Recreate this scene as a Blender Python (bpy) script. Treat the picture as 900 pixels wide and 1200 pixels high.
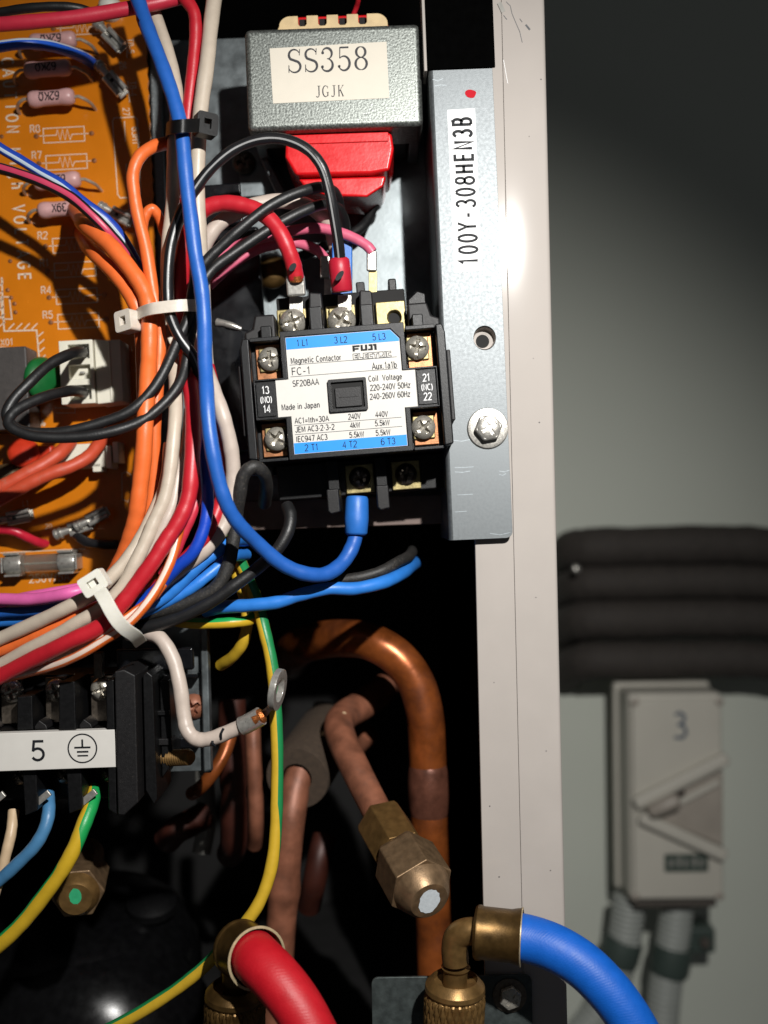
import bpy, bmesh, math, random
from mathutils import Vector, Matrix, Quaternion
random.seed(7)
R = math.radians
for o in list(bpy.data.objects): bpy.data.objects.remove(o)
scene = bpy.context.scene
COL = scene.collection

# ---------------------------------------------------------------- camera
S = 0.00031          # metres per photo pixel on the reference plane (bracket front)
D = 0.400            # camera to reference plane
cam_d = bpy.data.cameras.new('camera'); cam = bpy.data.objects.new('camera', cam_d); COL.objects.link(cam)
cam.location = (0, -D, 0); cam.rotation_euler = (R(90), 0, 0)
cam_d.sensor_fit = 'AUTO'; cam_d.sensor_width = 36.0
cam_d.lens = 36.0 * D / (1200 * S)
cam_d.clip_start = 0.01; cam_d.clip_end = 50
cam_d.dof.use_dof = True; cam_d.dof.focus_distance = D - 0.008; cam_d.dof.aperture_fstop = 6.9
scene.camera = cam
# ---------------------------------------------------------------- world: dim plant room
world = bpy.data.worlds.new('World'); scene.world = world; world.use_nodes = True
bg = world.node_tree.nodes['Background']; bg.inputs[0].default_value = (0.92, 0.96, 1.0, 1); bg.inputs[1].default_value = 0.036
# ---------------------------------------------------------------- hand torch up and to the right of the camera
def W(px, py, mm=0.0):
    q = (D + mm/1000.0) / D
    return Vector(((px-450)*S*q, mm/1000.0, (600-py)*S*q))
def K(mm): return S*(D + mm/1000.0)/D
LP = Vector(((775-450)*S, -0.42, (600+50)*S))
ld = bpy.data.lights.new('torch', 'SPOT'); torch = bpy.data.objects.new('torch', ld); COL.objects.link(torch)
torch.location = LP
aim = W(440, 690, 0)
torch.rotation_euler = (aim - LP).to_track_quat('-Z', 'Y').to_euler()
ld.energy = 16.5; ld.color = (1.0, 0.98, 0.945); ld.shadow_soft_size = 0.006
ld.spot_size = R(80); ld.spot_blend = 1.0
# ---------------------------------------------------------------- view
vs = scene.view_settings; vs.view_transform = 'Standard'; vs.look = 'None'; vs.exposure = 0.0; vs.gamma = 1.0; vs.use_curve_mapping = False

# ================================================================ materials
def lin(c):
    def f(u): return u/12.92 if u <= 0.04045 else ((u+0.055)/1.055)**2.4
    if isinstance(c, str): c = tuple(int(c[i:i+2], 16)/255 for i in (0, 2, 4))
    return tuple(f(u) for u in c)
MATS = {}
def M(name, col, rough=0.45, metal=0.0, var=0.12, vscale=500, bump=0.0, bscale=2500, spec=0.5, coat=0.0,
      dirt=None, rvar=0.08, stripe=None, trans=0.0, sss=0.0, emis=None, braid=0.0):
    """col: hex. dirt=(hex, amount 0..1, scale). stripe=[(u0,u1,hex),..] bands round a wire's UV."""
    m = bpy.data.materials.new(name); m.use_nodes = True; nt = m.node_tree; N = nt.nodes; L = nt.links
    b = N['Principled BSDF']; tc = N.new('ShaderNodeTexCoord')
    c = lin(col)
    nz = N.new('ShaderNodeTexNoise'); nz.inputs['Scale'].default_value = vscale; nz.inputs['Detail'].default_value = 5
    L.new(tc.outputs['Object'], nz.inputs['Vector'])
    mx = N.new('ShaderNodeMix'); mx.data_type = 'RGBA'
    mx.inputs[6].default_value = (*[max(0, u*(1-var)) for u in c], 1); mx.inputs[7].default_value = (*[min(1, u*(1+var)) for u in c], 1)
    rm = N.new('ShaderNodeMapRange'); rm.inputs[1].default_value = 0.3; rm.inputs[2].default_value = 0.7
    L.new(nz.outputs['Fac'], rm.inputs[0]); L.new(rm.outputs[0], mx.inputs[0])
    out = mx.outputs[2]
    if stripe:
        sep = N.new('ShaderNodeSeparateXYZ'); L.new(tc.outputs['UV'], sep.inputs[0])
        for (u0, u1, hx) in stripe:
            g = N.new('ShaderNodeMath'); g.operation = 'GREATER_THAN'; g.inputs[1].default_value = u0
            l = N.new('ShaderNodeMath'); l.operation = 'LESS_THAN'; l.inputs[1].default_value = u1
            a = N.new('ShaderNodeMath'); a.operation = 'MULTIPLY'
            L.new(sep.outputs[0], g.inputs[0]); L.new(sep.outputs[0], l.inputs[0]); L.new(g.outputs[0], a.inputs[0]); L.new(l.outputs[0], a.inputs[1])
            k = N.new('ShaderNodeMix'); k.data_type = 'RGBA'; k.inputs[7].default_value = (*lin(hx), 1)
            L.new(a.outputs[0], k.inputs[0]); L.new(out, k.inputs[6]); out = k.outputs[2]
    rough_src = None
    if dirt:
        dn = N.new('ShaderNodeTexNoise'); dn.inputs['Scale'].default_value = dirt[2]; dn.inputs['Detail'].default_value = 8; dn.inputs['Roughness'].default_value = 0.68
        L.new(tc.outputs['Object'], dn.inputs['Vector'])
        dr = N.new('ShaderNodeMapRange'); t = 0.72 - 0.45*dirt[1]; dr.inputs[1].default_value = t; dr.inputs[2].default_value = t+0.22; dr.inputs[4].default_value = min(1, dirt[1]+0.25)
        L.new(dn.outputs['Fac'], dr.inputs[0])
        k = N.new('ShaderNodeMix'); k.data_type = 'RGBA'; k.inputs[7].default_value = (*lin(dirt[0]), 1)
        L.new(dr.outputs[0], k.inputs[0]); L.new(out, k.inputs[6]); out = k.outputs[2]
        rough_src = dr.outputs[0]
    L.new(out, b.inputs['Base Color'])
    rr = N.new('ShaderNodeMapRange'); rr.inputs[3].default_value = max(0.03, rough-rvar); rr.inputs[4].default_value = min(1, rough+rvar)
    L.new(nz.outputs['Fac'], rr.inputs[0])
    if rough_src is not None:
        ad = N.new('ShaderNodeMath'); ad.operation = 'MULTIPLY_ADD'; ad.inputs[1].default_value = 0.3; ad.use_clamp = True
        L.new(rough_src, ad.inputs[0]); L.new(rr.outputs[0], ad.inputs[2]); L.new(ad.outputs[0], b.inputs['Roughness'])
    else: L.new(rr.outputs[0], b.inputs['Roughness'])
    b.inputs['Metallic'].default_value = metal; b.inputs['Specular IOR Level'].default_value = spec
    b.inputs['Coat Weight'].default_value = coat; b.inputs['Coat Roughness'].default_value = 0.12
    if trans: b.inputs['Transmission Weight'].default_value = trans
    if sss:
        b.inputs['Subsurface Weight'].default_value = sss; b.inputs['Subsurface Radius'].default_value = (0.002, 0.002, 0.0015); b.inputs['Subsurface Scale'].default_value = 1.0
    if bump:
        bn = N.new('ShaderNodeTexNoise'); bn.inputs['Scale'].default_value = bscale; bn.inputs['Detail'].default_value = 4
        L.new(tc.outputs['Object'], bn.inputs['Vector'])
        bu = N.new('ShaderNodeBump'); bu.inputs['Strength'].default_value = bump; bu.inputs['Distance'].default_value = 0.0004
        L.new(bn.outputs['Fac'], bu.inputs['Height']); L.new(bu.outputs[0], b.inputs['Normal'])
    if braid:
        mp = N.new('ShaderNodeMapping'); mp.inputs['Scale'].default_value = (16, braid, 1); L.new(tc.outputs['UV'], mp.inputs[0])
        wv = N.new('ShaderNodeTexWave'); wv.wave_type = 'BANDS'; wv.bands_direction = 'DIAGONAL'; wv.inputs['Scale'].default_value = 1.0; wv.inputs['Distortion'].default_value = 0.6
        L.new(mp.outputs[0], wv.inputs['Vector'])
        b2 = N.new('ShaderNodeBump'); b2.inputs['Strength'].default_value = 0.07; b2.inputs['Distance'].default_value = 0.0003
        L.new(wv.outputs['Fac'], b2.inputs['Height'])
        if bump: L.new(bu.outputs[0], b2.inputs['Normal'])
        L.new(b2.outputs[0], b.inputs['Normal'])
    MATS[name] = m
    return m
def wire_mat(name, col, rough=0.42, stripe=None, dirt=None, bump=0.12):
    return M(name, col, rough, 0, 0.05, 350, bump, 1800, 0.5, 0, dirt or ('6b5c50', 0.12, 260), 0.05, stripe)

# ================================================================ mesh builder
class MB:
    def __init__(s): s.v = []; s.f = []; s.uv = {}
    def add(s, vs, fs):
        n = len(s.v); s.v += [Vector(p) for p in vs]; s.f += [tuple(i+n for i in f) for f in fs]; return s
    def box(s, x0, x1, y0, y1, z0, z1, m=None):
        vs = [Vector((x, y, z)) for x in (x0, x1) for y in (y0, y1) for z in (z0, z1)]
        if m is not None: vs = [m @ p for p in vs]
        return s.add(vs, [(0,1,3,2),(4,6,7,5),(0,4,5,1),(2,3,7,6),(0,2,6,4),(1,5,7,3)])
    def prism(s, poly, y0, y1, holes=()):
        """poly in (x,z), front at y0, back at y1; holes are loops too."""
        if not holes:
            n = len(poly)
            vs = [(x, y0, z) for x, z in poly] + [(x, y1, z) for x, z in poly]
            return s.add(vs, [tuple(range(n)), tuple(range(2*n-1, n-1, -1))] + [(i, i+n, (i+1) % n+n, (i+1) % n) for i in range(n)])
        bm = bmesh.new(); es = []; loops = [poly] + list(holes)
        for lp in loops:
            vv = [bm.verts.new((x, y0, z)) for x, z in lp]
            es += [bm.edges.new((vv[i], vv[(i+1) % len(vv)])) for i in range(len(vv))]
        bmesh.ops.triangle_fill(bm, edges=es, use_beauty=True, use_dissolve=False)
        bm.verts.index_update(); base = [v.co.copy() for v in bm.verts]; fs = [tuple(v.index for v in f.verts) for f in bm.faces]; n = len(base)
        bm.free()
        vs = base + [Vector((p.x, y1, p.z)) for p in base]
        fs2 = fs + [tuple(i+n for i in reversed(f)) for f in fs]
        k = 0
        for lp in loops:
            m_ = len(lp)
            fs2 += [(k+i, k+i+n, k+(i+1) % m_+n, k+(i+1) % m_) for i in range(m_)]
            k += m_
        return s.add(vs, fs2)
    def lathe(s, prof, p=(0,0,0), axis=(0,-1,0), n=32, caps=True):
        """prof: [(radius, distance along axis)]"""
        q = Vector((0,0,1)).rotation_difference(Vector(axis).normalized()); p = Vector(p); vs = []; fs = []
        for r, t in prof:
            for i in range(n):
                a = 2*math.pi*i/n; vs.append(p + q @ Vector((r*math.cos(a), r*math.sin(a), t)))
        for j in range(len(prof)-1):
            for i in range(n): fs.append((j*n+i, j*n+(i+1) % n, (j+1)*n+(i+1) % n, (j+1)*n+i))
        if caps: fs.append(tuple(range(n-1, -1, -1))); fs.append(tuple((len(prof)-1)*n+i for i in range(n)))
        return s.add(vs, fs)
    def cyl(s, p, axis, r, h, n=24, r1=None): return s.lathe([(r, 0), (r if r1 is None else r1, h)], p, axis, n)
    def tube(s, pts, rad, n=14, caps=True, twist=0.0, u0=0.0):
        """pts world/local vectors (already dense), rad float or list"""
        N_ = len(pts); base = len(s.v); t = []
        for i in range(N_):
            d = pts[min(i+1, N_-1)] - pts[max(i-1, 0)]; t.append(d.normalized())
        ref = Vector((0, -1, 0))
        if abs(t[0].dot(ref)) > 0.95: ref = Vector((1, 0, 0))
        nrm = (ref - t[0]*ref.dot(t[0])).normalized(); L = 0
        vs = []
        for i in range(N_):
            if i:
                q = t[i-1].rotation_difference(t[i]); nrm = q @ nrm; nrm = (nrm - t[i]*nrm.dot(t[i])).normalized(); L += (pts[i]-pts[i-1]).length
            bn = t[i].cross(nrm); r = rad[i] if isinstance(rad, (list, tuple)) else rad
            for j in range(n+1):
                a = 2*math.pi*(j % n)/n + (twist(i/(N_-1)) if callable(twist) else twist*L) + u0
                vs.append(pts[i] + nrm*(r*math.cos(a)) + bn*(r*math.sin(a)))
                s.uv[base+len(vs)-1] = (j/n, L)
        fs = []
        m = n+1
        for i in range(N_-1):
            for j in range(n): fs.append((i*m+j, i*m+j+1, (i+1)*m+j+1, (i+1)*m+j))
        if caps: fs.append(tuple(range(n-1, -1, -1))); fs.append(tuple((N_-1)*m+j for j in range(n)))
        return s.add(vs, fs)
    def ribbon(s, pts, wdir, w, th):
        N_ = len(pts); vs = []; wd = Vector(wdir).normalized()
        for i in range(N_):
            d = (pts[min(i+1, N_-1)] - pts[max(i-1, 0)]).normalized(); nn = d.cross(wd).normalized()
            for a, b in ((-1,-1),(1,-1),(1,1),(-1,1)): vs.append(pts[i] + wd*(a*w/2) + nn*(b*th/2))
        fs = [(i*4+j, i*4+(j+1) % 4, i*4+4+(j+1) % 4, i*4+4+j) for i in range(N_-1) for j in range(4)]
        fs += [(3,2,1,0), tuple((N_-1)*4+j for j in range(4))]
        return s.add(vs, fs)
    def stroke(s, pts, w, y, closed=False):
        """flat ink line in the xz plane"""
        P = [Vector((a, b)) for a, b in pts]
        if closed: P = P + [P[0]]
        n = len(P); Lf = []; Rt = []
        for i in range(n):
            if closed and i in (0, n-1): a = (P[1]-P[0]).normalized(); b = (P[-1]-P[-2]).normalized()
            else:
                b = (P[i]-P[i-1]).normalized() if i else (P[1]-P[0]).normalized()
                a = (P[i+1]-P[i]).normalized() if i < n-1 else b
            nb = Vector((-b.y, b.x)); na = Vector((-a.y, a.x)); m = na+nb
            if m.length < 0.3: m = nb
            else: m = m.normalized()/max(0.45, m.normalized().dot(nb))
            wi = w[i] if isinstance(w, (list, tuple)) else w
            Lf.append(P[i]+m*wi/2); Rt.append(P[i]-m*wi/2)
        return s.add([(p.x, y, p.y) for p in Lf] + [(p.x, y, p.y) for p in Rt], [(i, i+1, n+i+1, n+i) for i in range(n-1)])
    def build(s, name, mat, parent=None, k=1.0, bevel=0.0, ang=38, seg=2, flat=False, origin=None):
        me = bpy.data.meshes.new(name)
        o = Vector(origin) if origin is not None else Vector((0,0,0))
        me.from_pydata([(p-o)*k for p in s.v], [], s.f); me.update()
        if s.uv:
            ul = me.uv_layers.new(name='UVMap')
            for p in me.polygons:
                for li in p.loop_indices:
                    vi = me.loops[li].vertex_index
                    ul.data[li].uv = s.uv.get(vi, (0, 0))
        bm = bmesh.new(); bm.from_mesh(me)
        if s.uv: bmesh.ops.remove_doubles(bm, verts=bm.verts, dist=1e-7)
        if not flat: bmesh.ops.recalc_face_normals(bm, faces=bm.faces)
        bm.to_mesh(me); bm.free()
        if ang:
            me.polygons.foreach_set('use_smooth', [True]*len(me.polygons)); me.set_sharp_from_angle(angle=R(ang))
        me.materials.append(MATS[mat] if isinstance(mat, str) else mat)
        ob = bpy.data.objects.new(name, me); COL.objects.link(ob)
        if parent is not None: ob.parent = parent
        if origin is not None: ob.location = o
        if bevel:
            bv = ob.modifiers.new('bevel', 'BEVEL'); bv.width = bevel*k; bv.segments = seg; bv.limit_method = 'ANGLE'; bv.angle_limit = R(40); bv.harden_normals = True
        return ob
def tag(o, label, cat, group=None, kind=None):
    if label: o['label'] = label
    if cat: o['category'] = cat
    if group: o['group'] = group
    if kind: o['kind'] = kind
    return o
class Plane:
    """a thing's own frame: origin where photo pixel (px,py) lands at depth mm; local unit = one pixel there; turned by rot degrees"""
    def __init__(s, name, label, cat, px, py, mm, rot=0, group=None):
        s.px, s.py, s.mm, s.rot = px, py, mm, rot; s.k = K(mm)
        e = bpy.data.objects.new(name, None); COL.objects.link(e); e.empty_display_size = 0.01
        e.location = W(px, py, mm); e.rotation_euler = (0, -R(rot), 0)
        tag(e, label, cat, group); s.o = e
        s.c, s.s = math.cos(R(rot)), math.sin(R(rot))
    def L(s, px, py):
        dx, dz = px-s.px, s.py-py
        return (dx*s.c + dz*s.s, -dx*s.s + dz*s.c)
    def LH(s, px, py, h):
        # local x,z of a point standing h local units proud of the plane that is seen at (px,py)
        f = K(s.mm - h*s.k*1000)/s.k
        return s.L(450+(px-450)*f, 600+(py-600)*f)
    def part(s, name, mb, mat, parent=None, **kw): return mb.build(name, mat, parent or s.o, k=s.k, **kw)
def crv(pts, n=8):
    """Catmull-Rom through pts (vectors), dense"""
    P = [Vector(p) for p in pts]; P = [P[0]*2-P[1]] + P + [P[-1]*2-P[-2]]; out = []
    for i in range(1, len(P)-2):
        p0, p1, p2, p3 = P[i-1:i+3]
        d01 = max((p1-p0).length, 1e-9)**0.5; d12 = max((p2-p1).length, 1e-9)**0.5; d23 = max((p3-p2).length, 1e-9)**0.5
        m1 = ((p1-p0)/d01 - (p2-p0)/(d01+d12) + (p2-p1)/d12)*d12
        m2 = ((p2-p1)/d12 - (p3-p1)/(d12+d23) + (p3-p2)/d23)*d12
        for j in range(n):
            t = j/n; t2 = t*t; t3 = t2*t
            out.append(p1*(2*t3-3*t2+1) + m1*(t3-2*t2+t) + p2*(-2*t3+3*t2) + m2*(t3-t2))
    out.append(P[-2]); return out
def pts3(l, default=None): return [W(*(p if len(p) == 3 else (*p, default))) for p in l]
def wire(name, label, mat, r, pts, dep=0, cat='wire', group=None, parent=None, n=14, twist=0.0, u0=0.0, seg=8, caps=True, wav=0.55):
    if group == 'wires of the main loom':     # the lower loom stands well clear of the board
        pts = [(p[0], p[1], p[2]-13*max(0, min(1, (p[1]-400)/90))*max(0, min(1, (p[0]+40)/120, (310-p[0])/60))) for p in pts]
    P = pts3(pts, dep); mm = sum(p.y for p in P)/len(P)*1000
    d = crv(P, seg)
    rg = random.Random(sum(ord(c) for c in (label or name))); f1, f2, f3 = [rg.uniform(0, 6.28) for _ in range(3)]; Lc = 0; e_ = []
    for i, p in enumerate(d):       # hand-laid wire: slight waver and uneven jacket
        if i: Lc += (d[i]-d[i-1]).length
        a_ = min(1, Lc/0.01)*wav
        e_.append(p + Vector((math.sin(Lc*95+f1)+.5*math.sin(Lc*210+f2), .6*math.sin(Lc*120+f3), math.cos(Lc*80+f2)+.5*math.sin(Lc*190+f1)))*a_*S)
    d = e_
    rr = [r*S*(D+p.y)/D*(1+.022*math.sin(i*.55+f1)+.015*math.sin(i*1.3+f2)) for i, p in enumerate(d)]
    mb = MB().tube(d, rr, n, caps, twist, u0)
    o = mb.build(name, mat, parent, origin=P[0], ang=60)
    if parent is None: tag(o, label, cat, group)
    elif label: o['label'] = label
    return o
def child_of(o, parent):
    """o was built in world coordinates (only a location); hang it under parent without moving it"""
    o.parent = parent
    pm = Matrix.Translation(parent.location) @ parent.rotation_euler.to_matrix().to_4x4()
    o.matrix_parent_inverse = pm.inverted()
    return o
# ---- plain grotesque lettering drawn as pen strokes (cap height 10)
def _A(cx, cy, rx, ry, a0, a1, n=12): return [(cx+rx*math.cos(R(a0+(a1-a0)*i/n)), cy+ry*math.sin(R(a0+(a1-a0)*i/n))) for i in range(n+1)]
_bowl = _A(2.7, 3.3, 2.4, 3.3, 90, 450, 16)
GL = {
 ' ': (2.6, []), '0': (6, [_A(3, 5, 2.7, 5, 90, 450, 18)]), '1': (4.4, [[(.8, 7.9), (2.6, 10), (2.6, 0)]]), '2': (6, [_A(3, 7.3, 2.6, 2.7, 165, -30)+[(.3, 0), (5.8, 0)]]),
 '3': (6, [_A(2.9, 7.5, 2.3, 2.5, 155, -88), _A(2.9, 2.6, 2.8, 2.6, 88, -155)]), '4': (6, [[(4.4, 0), (4.4, 10), (.2, 2.9), (6, 2.9)]]),
 '5': (6, [[(5.4, 10), (1.3, 10), (.7, 5.0)]+_A(2.9, 3.2, 2.8, 3.2, 140, -155)]), '6': (6, [_A(3, 3.2, 2.7, 3.2, 90, 450, 16), _A(3.4, 5, 3.1, 5, 55, 200)]),
 '7': (6, [[(.3, 10), (5.8, 10), (2.3, 0)]]), '8': (6, [_A(3, 7.5, 2.3, 2.5, 90, 450, 16), _A(3, 2.6, 2.8, 2.6, 90, 450, 16)]), '9': (6, [_A(3, 6.8, 2.7, 3.2, 90, 450, 16), _A(2.6, 5, 3.1, 5, -125, 20)]),
 'A': (7, [[(.1, 0), (3.5, 10), (6.9, 0)], [(1.4, 3.4), (5.6, 3.4)]]), 'B': (6.2, [[(.6, 0), (.6, 10), (3.4, 10)]+_A(3.4, 7.7, 2.0, 2.3, 90, -90, 8)+[(.6, 5.4)], [(3.4, 5.4)]+_A(3.4, 2.7, 2.5, 2.7, 90, -90, 8)+[(.6, 0)]]),
 'C': (6.6, [_A(3.6, 5, 3.2, 5, 48, 312, 16)]), 'E': (5.8, [[(5.5, 10), (.6, 10), (.6, 0), (5.6, 0)], [(.6, 5.3), (5, 5.3)]]), 'F': (5.4, [[(5.3, 10), (.6, 10), (.6, 0)], [(.6, 5.2), (4.8, 5.2)]]),
 'G': (7, [_A(3.6, 5, 3.2, 5, 50, 330, 16)+[(6.6, 4.8), (4, 4.8)]]), 'H': (6.6, [[(.6, 0), (.6, 10)], [(6, 0), (6, 10)], [(.6, 5.3), (6, 5.3)]]), 'I': (2.4, [[(1.2, 0), (1.2, 10)]]),
 'J': (5, [[(4.3, 10), (4.3, 3)]+_A(2.3, 2.8, 2, 2.8, 0, -170, 8)]), 'K': (6.4, [[(.6, 0), (.6, 10)], [(6, 10), (.6, 3.8)], [(2.4, 5.8), (6.2, 0)]]), 'L': (5, [[(.6, 10), (.6, 0), (5, 0)]]),
 'M': (7.6, [[(.6, 0), (.6, 10), (3.8, 1), (7, 10), (7, 0)]]), 'N': (6.6, [[(.6, 0), (.6, 10), (6, 0), (6, 10)]]), 'O': (7, [_A(3.5, 5, 3.2, 5, 90, 450, 18)]),
 'R': (6.4, [[(.6, 0), (.6, 10), (3.6, 10)]+_A(3.6, 7.5, 2.1, 2.5, 90, -90, 8)+[(.6, 5)], [(3.6, 5), (6, 0)]]), 'S': (6, [_A(3, 7.4, 2.4, 2.6, 40, 235, 9)+_A(3, 2.7, 2.7, 2.7, 60, -150, 10)]), 'T': (6, [[(0, 10), (6, 10)], [(3, 10), (3, 0)]]),
 'U': (6.6, [[(.6, 10), (.6, 3.2)]+_A(3.3, 3.2, 2.7, 3.2, 180, 360, 10)+[(6, 10)]]), 'V': (6.6, [[(.2, 10), (3.3, 0), (6.4, 10)]]), 'W': (9, [[(.2, 10), (2.3, 0), (4.5, 9.6), (6.7, 0), (8.8, 10)]]), 'X': (6.4, [[(.3, 0), (6, 10)], [(.3, 10), (6, 0)]]), 'Y': (6.4, [[(.2, 10), (3.2, 5), (6.2, 10)], [(3.2, 5), (3.2, 0)]]),
 'a': (5.4, [_A(2.6, 5.0, 1.9, 1.7, 155, 0, 8)+[(4.5, 0)], [(4.5, 3.9)]+_A(2.3, 2.0, 1.9, 2.0, 85, 330, 10)]), 'b': (5.6, [_A(3.0, 3.3, 2.3, 3.3, 90, 450, 14), [(.6, 10), (.6, 0)]]), 'c': (5, [_A(2.8, 3.3, 2.3, 3.3, 45, 315)]), 'd': (5.6, [_A(2.6, 3.3, 2.2, 3.3, 90, 450, 14), [(4.9, 10), (4.9, 0)]]),
 'e': (5.4, [[(.5, 3.5), (4.9, 3.5)]+_A(2.7, 3.3, 2.2, 3.3, 0, 320, 14)]), 'g': (5.6, [_A(2.6, 3.3, 2.2, 3.3, 90, 450, 14), [(4.9, 6.7), (4.9, -1)]+_A(2.7, -1, 2.2, 2, 0, -150, 6)]), 'h': (5.6, [[(.6, 0), (.6, 10)], [(.6, 3.8)]+_A(2.7, 4.4, 2.1, 2.3, 170, 0, 8)+[(4.8, 0)]]),
 'i': (2.2, [[(1.1, 0), (1.1, 6.7)], [(1.1, 8.6), (1.1, 9.9)]]), 'k': (5, [[(.6, 0), (.6, 10)], [(4.6, 6.7), (.6, 2.8)], [(2.2, 4.2), (4.8, 0)]]), 'l': (2.2, [[(1.1, 0), (1.1, 10)]]), 'n': (5.6, [[(.6, 0), (.6, 6.7)], [(.6, 3.8)]+_A(2.7, 4.4, 2.1, 2.3, 170, 0, 8)+[(4.8, 0)]]),
 'o': (5.6, [_A(2.8, 3.3, 2.3, 3.3, 90, 450, 14)]), 'p': (5.6, [_A(3.0, 3.3, 2.3, 3.3, 90, 450, 14), [(.6, 6.7), (.6, -3)]]), 'r': (3.6, [[(.6, 0), (.6, 6.7)], [(.6, 3.8)]+_A(2.9, 3.8, 2.3, 2.8, 170, 95, 5)]), 't': (3, [[(1.4, 8.8), (1.4, .6), (2.8, .1)], [(.1, 6.6), (2.8, 6.6)]]),
 'u': (5.6, [[(.6, 6.7), (.6, 2.4)]+_A(2.7, 2.4, 2.1, 2.3, 180, 360, 8)+[(4.8, 6.7)], [(4.8, 3), (4.8, 0)]]), 'x': (5, [[(.3, 0), (4.7, 6.7)], [(.3, 6.7), (4.7, 0)]]), 'z': (5, [[(.3, 6.7), (4.7, 6.7), (.3, 0), (4.8, 0)]]),
 '-': (4, [[(.4, 3.9), (3.6, 3.9)]]), '=': (6, [[(.4, 5.2), (5.6, 5.2)], [(.4, 2.4), (5.6, 2.4)]]), '.': (2.2, [[(1.1, 0), (1.1, 1.2)]]), '•': (2.6, [[(1.3, 3.4), (1.3, 5)]]), '(': (3, [_A(4.2, 4.4, 3.2, 6.4, 118, 242, 8)]), ')': (3, [_A(-1.2, 4.4, 3.2, 6.4, 62, -62, 8)]),
 '%': (8, [_A(2, 7.8, 1.5, 2, 90, 450, 10), _A(6, 2, 1.5, 2, 90, 450, 10), [(6.4, 10), (1.6, 0)]]), '/': (4, [[(.2, 0), (3.8, 10)]]), 'Ω': (7.4, [[(.4, 0), (2.6, 0), (2.6, 1.4)]+_A(3.7, 5.6, 3.1, 4.4, 235, -55, 14)+[(4.8, 1.4), (4.8, 0), (7, 0)]])}
def text(mb, body, x, z, y, size, rot=0, xs=1.0, bold=0.0, align='CENTER', sp=1.0):
    q = size*0.72/10; c, s_ = math.cos(R(rot)), math.sin(R(rot)); w = q*1.25 + 2.2*bold
    adv = [GL[ch][0]+1.5 for ch in body]; tot = (sum(adv)-1.5)*q*xs
    ox = -tot/2 if align == 'CENTER' else (-tot if align == 'RIGHT' else 0)
    for ch, a in zip(body, adv):
        for pl in GL[ch][1]:
            P = [(ox+u*q*xs, (v-5)*q) for u, v in pl]
            mb.stroke([(x+a_*c-b*s_, z+a_*s_+b*c) for a_, b in P], w, y)
        ox += a*q*xs
    return mb
def rrect(x0, x1, z0, z1, r, n=5):
    out = []
    for cx, cz, a0 in ((x1-r, z1-r, 0), (x0+r, z1-r, 90), (x0+r, z0+r, 180), (x1-r, z0+r, 270)):
        for i in range(n+1):
            a = R(a0+90*i/n); out.append((cx+r*math.cos(a), cz+r*math.sin(a)))
    return out
def circ(x, z, r, n=28, ry=None): return [(x+r*math.cos(2*math.pi*i/n), z+(ry or r)*math.sin(2*math.pi*i/n)) for i in range(n)]
def screw_head(mb, x, y, z, Rr, h, turn=20, cw=0.17, cl=0.68, slot=False, rim=True, dep=0.55, axis=None):
    """pan head with a real cross recess, facing -y at (x,y,z)"""
    nr, na = 18, 64; vs = [(0.0, 0.0)]
    pos = []
    for j in range(nr+1):
        rr = j/nr
        for i in range(na):
            a = 2*math.pi*i/na; px, pz = rr*math.cos(a), rr*math.sin(a)
            hh = h*(1-0.85*rr**3.2)
            t = R(turn); u, v = px*math.cos(t)+pz*math.sin(t), -px*math.sin(t)+pz*math.cos(t)
            d = 0
            if (abs(u) < cw and abs(v) < cl) or (abs(v) < cw and abs(u) < cl):
                d = 1.7*dep*(1-0.7*max(abs(u), abs(v))/cl)+0.15
            if slot and abs(v) < 0.11: d = max(d, 0.28)
            pos.append((px*Rr, y-hh+d*h, pz*Rr))
    for i in range(na):
        a = 2*math.pi*i/na; pos.append((Rr*math.cos(a), y+0.3, Rr*math.sin(a)))
    fs = [(j*na+i, j*na+(i+1) % na, (j+1)*na+(i+1) % na, (j+1)*na+i) for j in range(nr+1) for i in range(na)]
    mb.add([(x+p[0], p[1], z+p[2]) for p in pos], fs); return mb

# ---- palette
M('galvanised', '7b8183', 0.46, 0.8, 0.22, 1500, 0.10, 4000, rvar=0.12, dirt=('6f767a', 0.10, 120))
M('galvanised_plate', '6c7274', 0.45, 0.8, 0.28, 140, 0.10, 600, rvar=0.20, dirt=('5d6264', 0.2, 70))
M('bracket_zinc', '696d6f', 0.50, 0.78, 0.10, 900, 0.07, 2600, rvar=0.14, dirt=('757b7e', 0.14, 160))
M('transformer_steel', '7c807c', 0.42, 0.8, 0.45, 1300, 0.25, 1300, rvar=0.15)
M('cream_paint', 'a59e98', 0.6, 0, 0.03, 60, 0.03, 900, spec=0.15, coat=0.2, dirt=('9a928b', 0.05, 50))
M('black_plastic', '0b0b0c', 0.42, 0, 0.25, 900, 0.15, 3500, spec=0.3, dirt=('3a3530', 0.06, 500))
M('contactor_black', '0c0d0f', 0.40, 0, 0.2, 900, 0.15, 4500, spec=0.32, dirt=('403b36', 0.06, 500))
M('grey_black_plastic', '1b1a1b', 0.5, 0, 0.2, 900, 0.15, 3500, spec=0.35, dirt=('5d564f', 0.22, 700))
M('dusty_black', '121112', 0.5, 0, 0.2, 900, 0.2, 3500, spec=0.35, dirt=('4d4640', 0.28, 700))
M('gloss_black', '0c0d10', 0.22, 0, 0.2, 300, 0.05, 900, coat=0.4, dirt=('2a2a2c', 0.06, 120))
M('compressor_black', '0b0b0c', 0.22, 0, 0.3, 250, 0.06, 1200, spec=0.22, dirt=('23221f', 0.10, 300))
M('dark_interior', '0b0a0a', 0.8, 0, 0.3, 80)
M('matt_black', '040404', 0.9, 0, 0.2, 300, spec=0.0)
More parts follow.
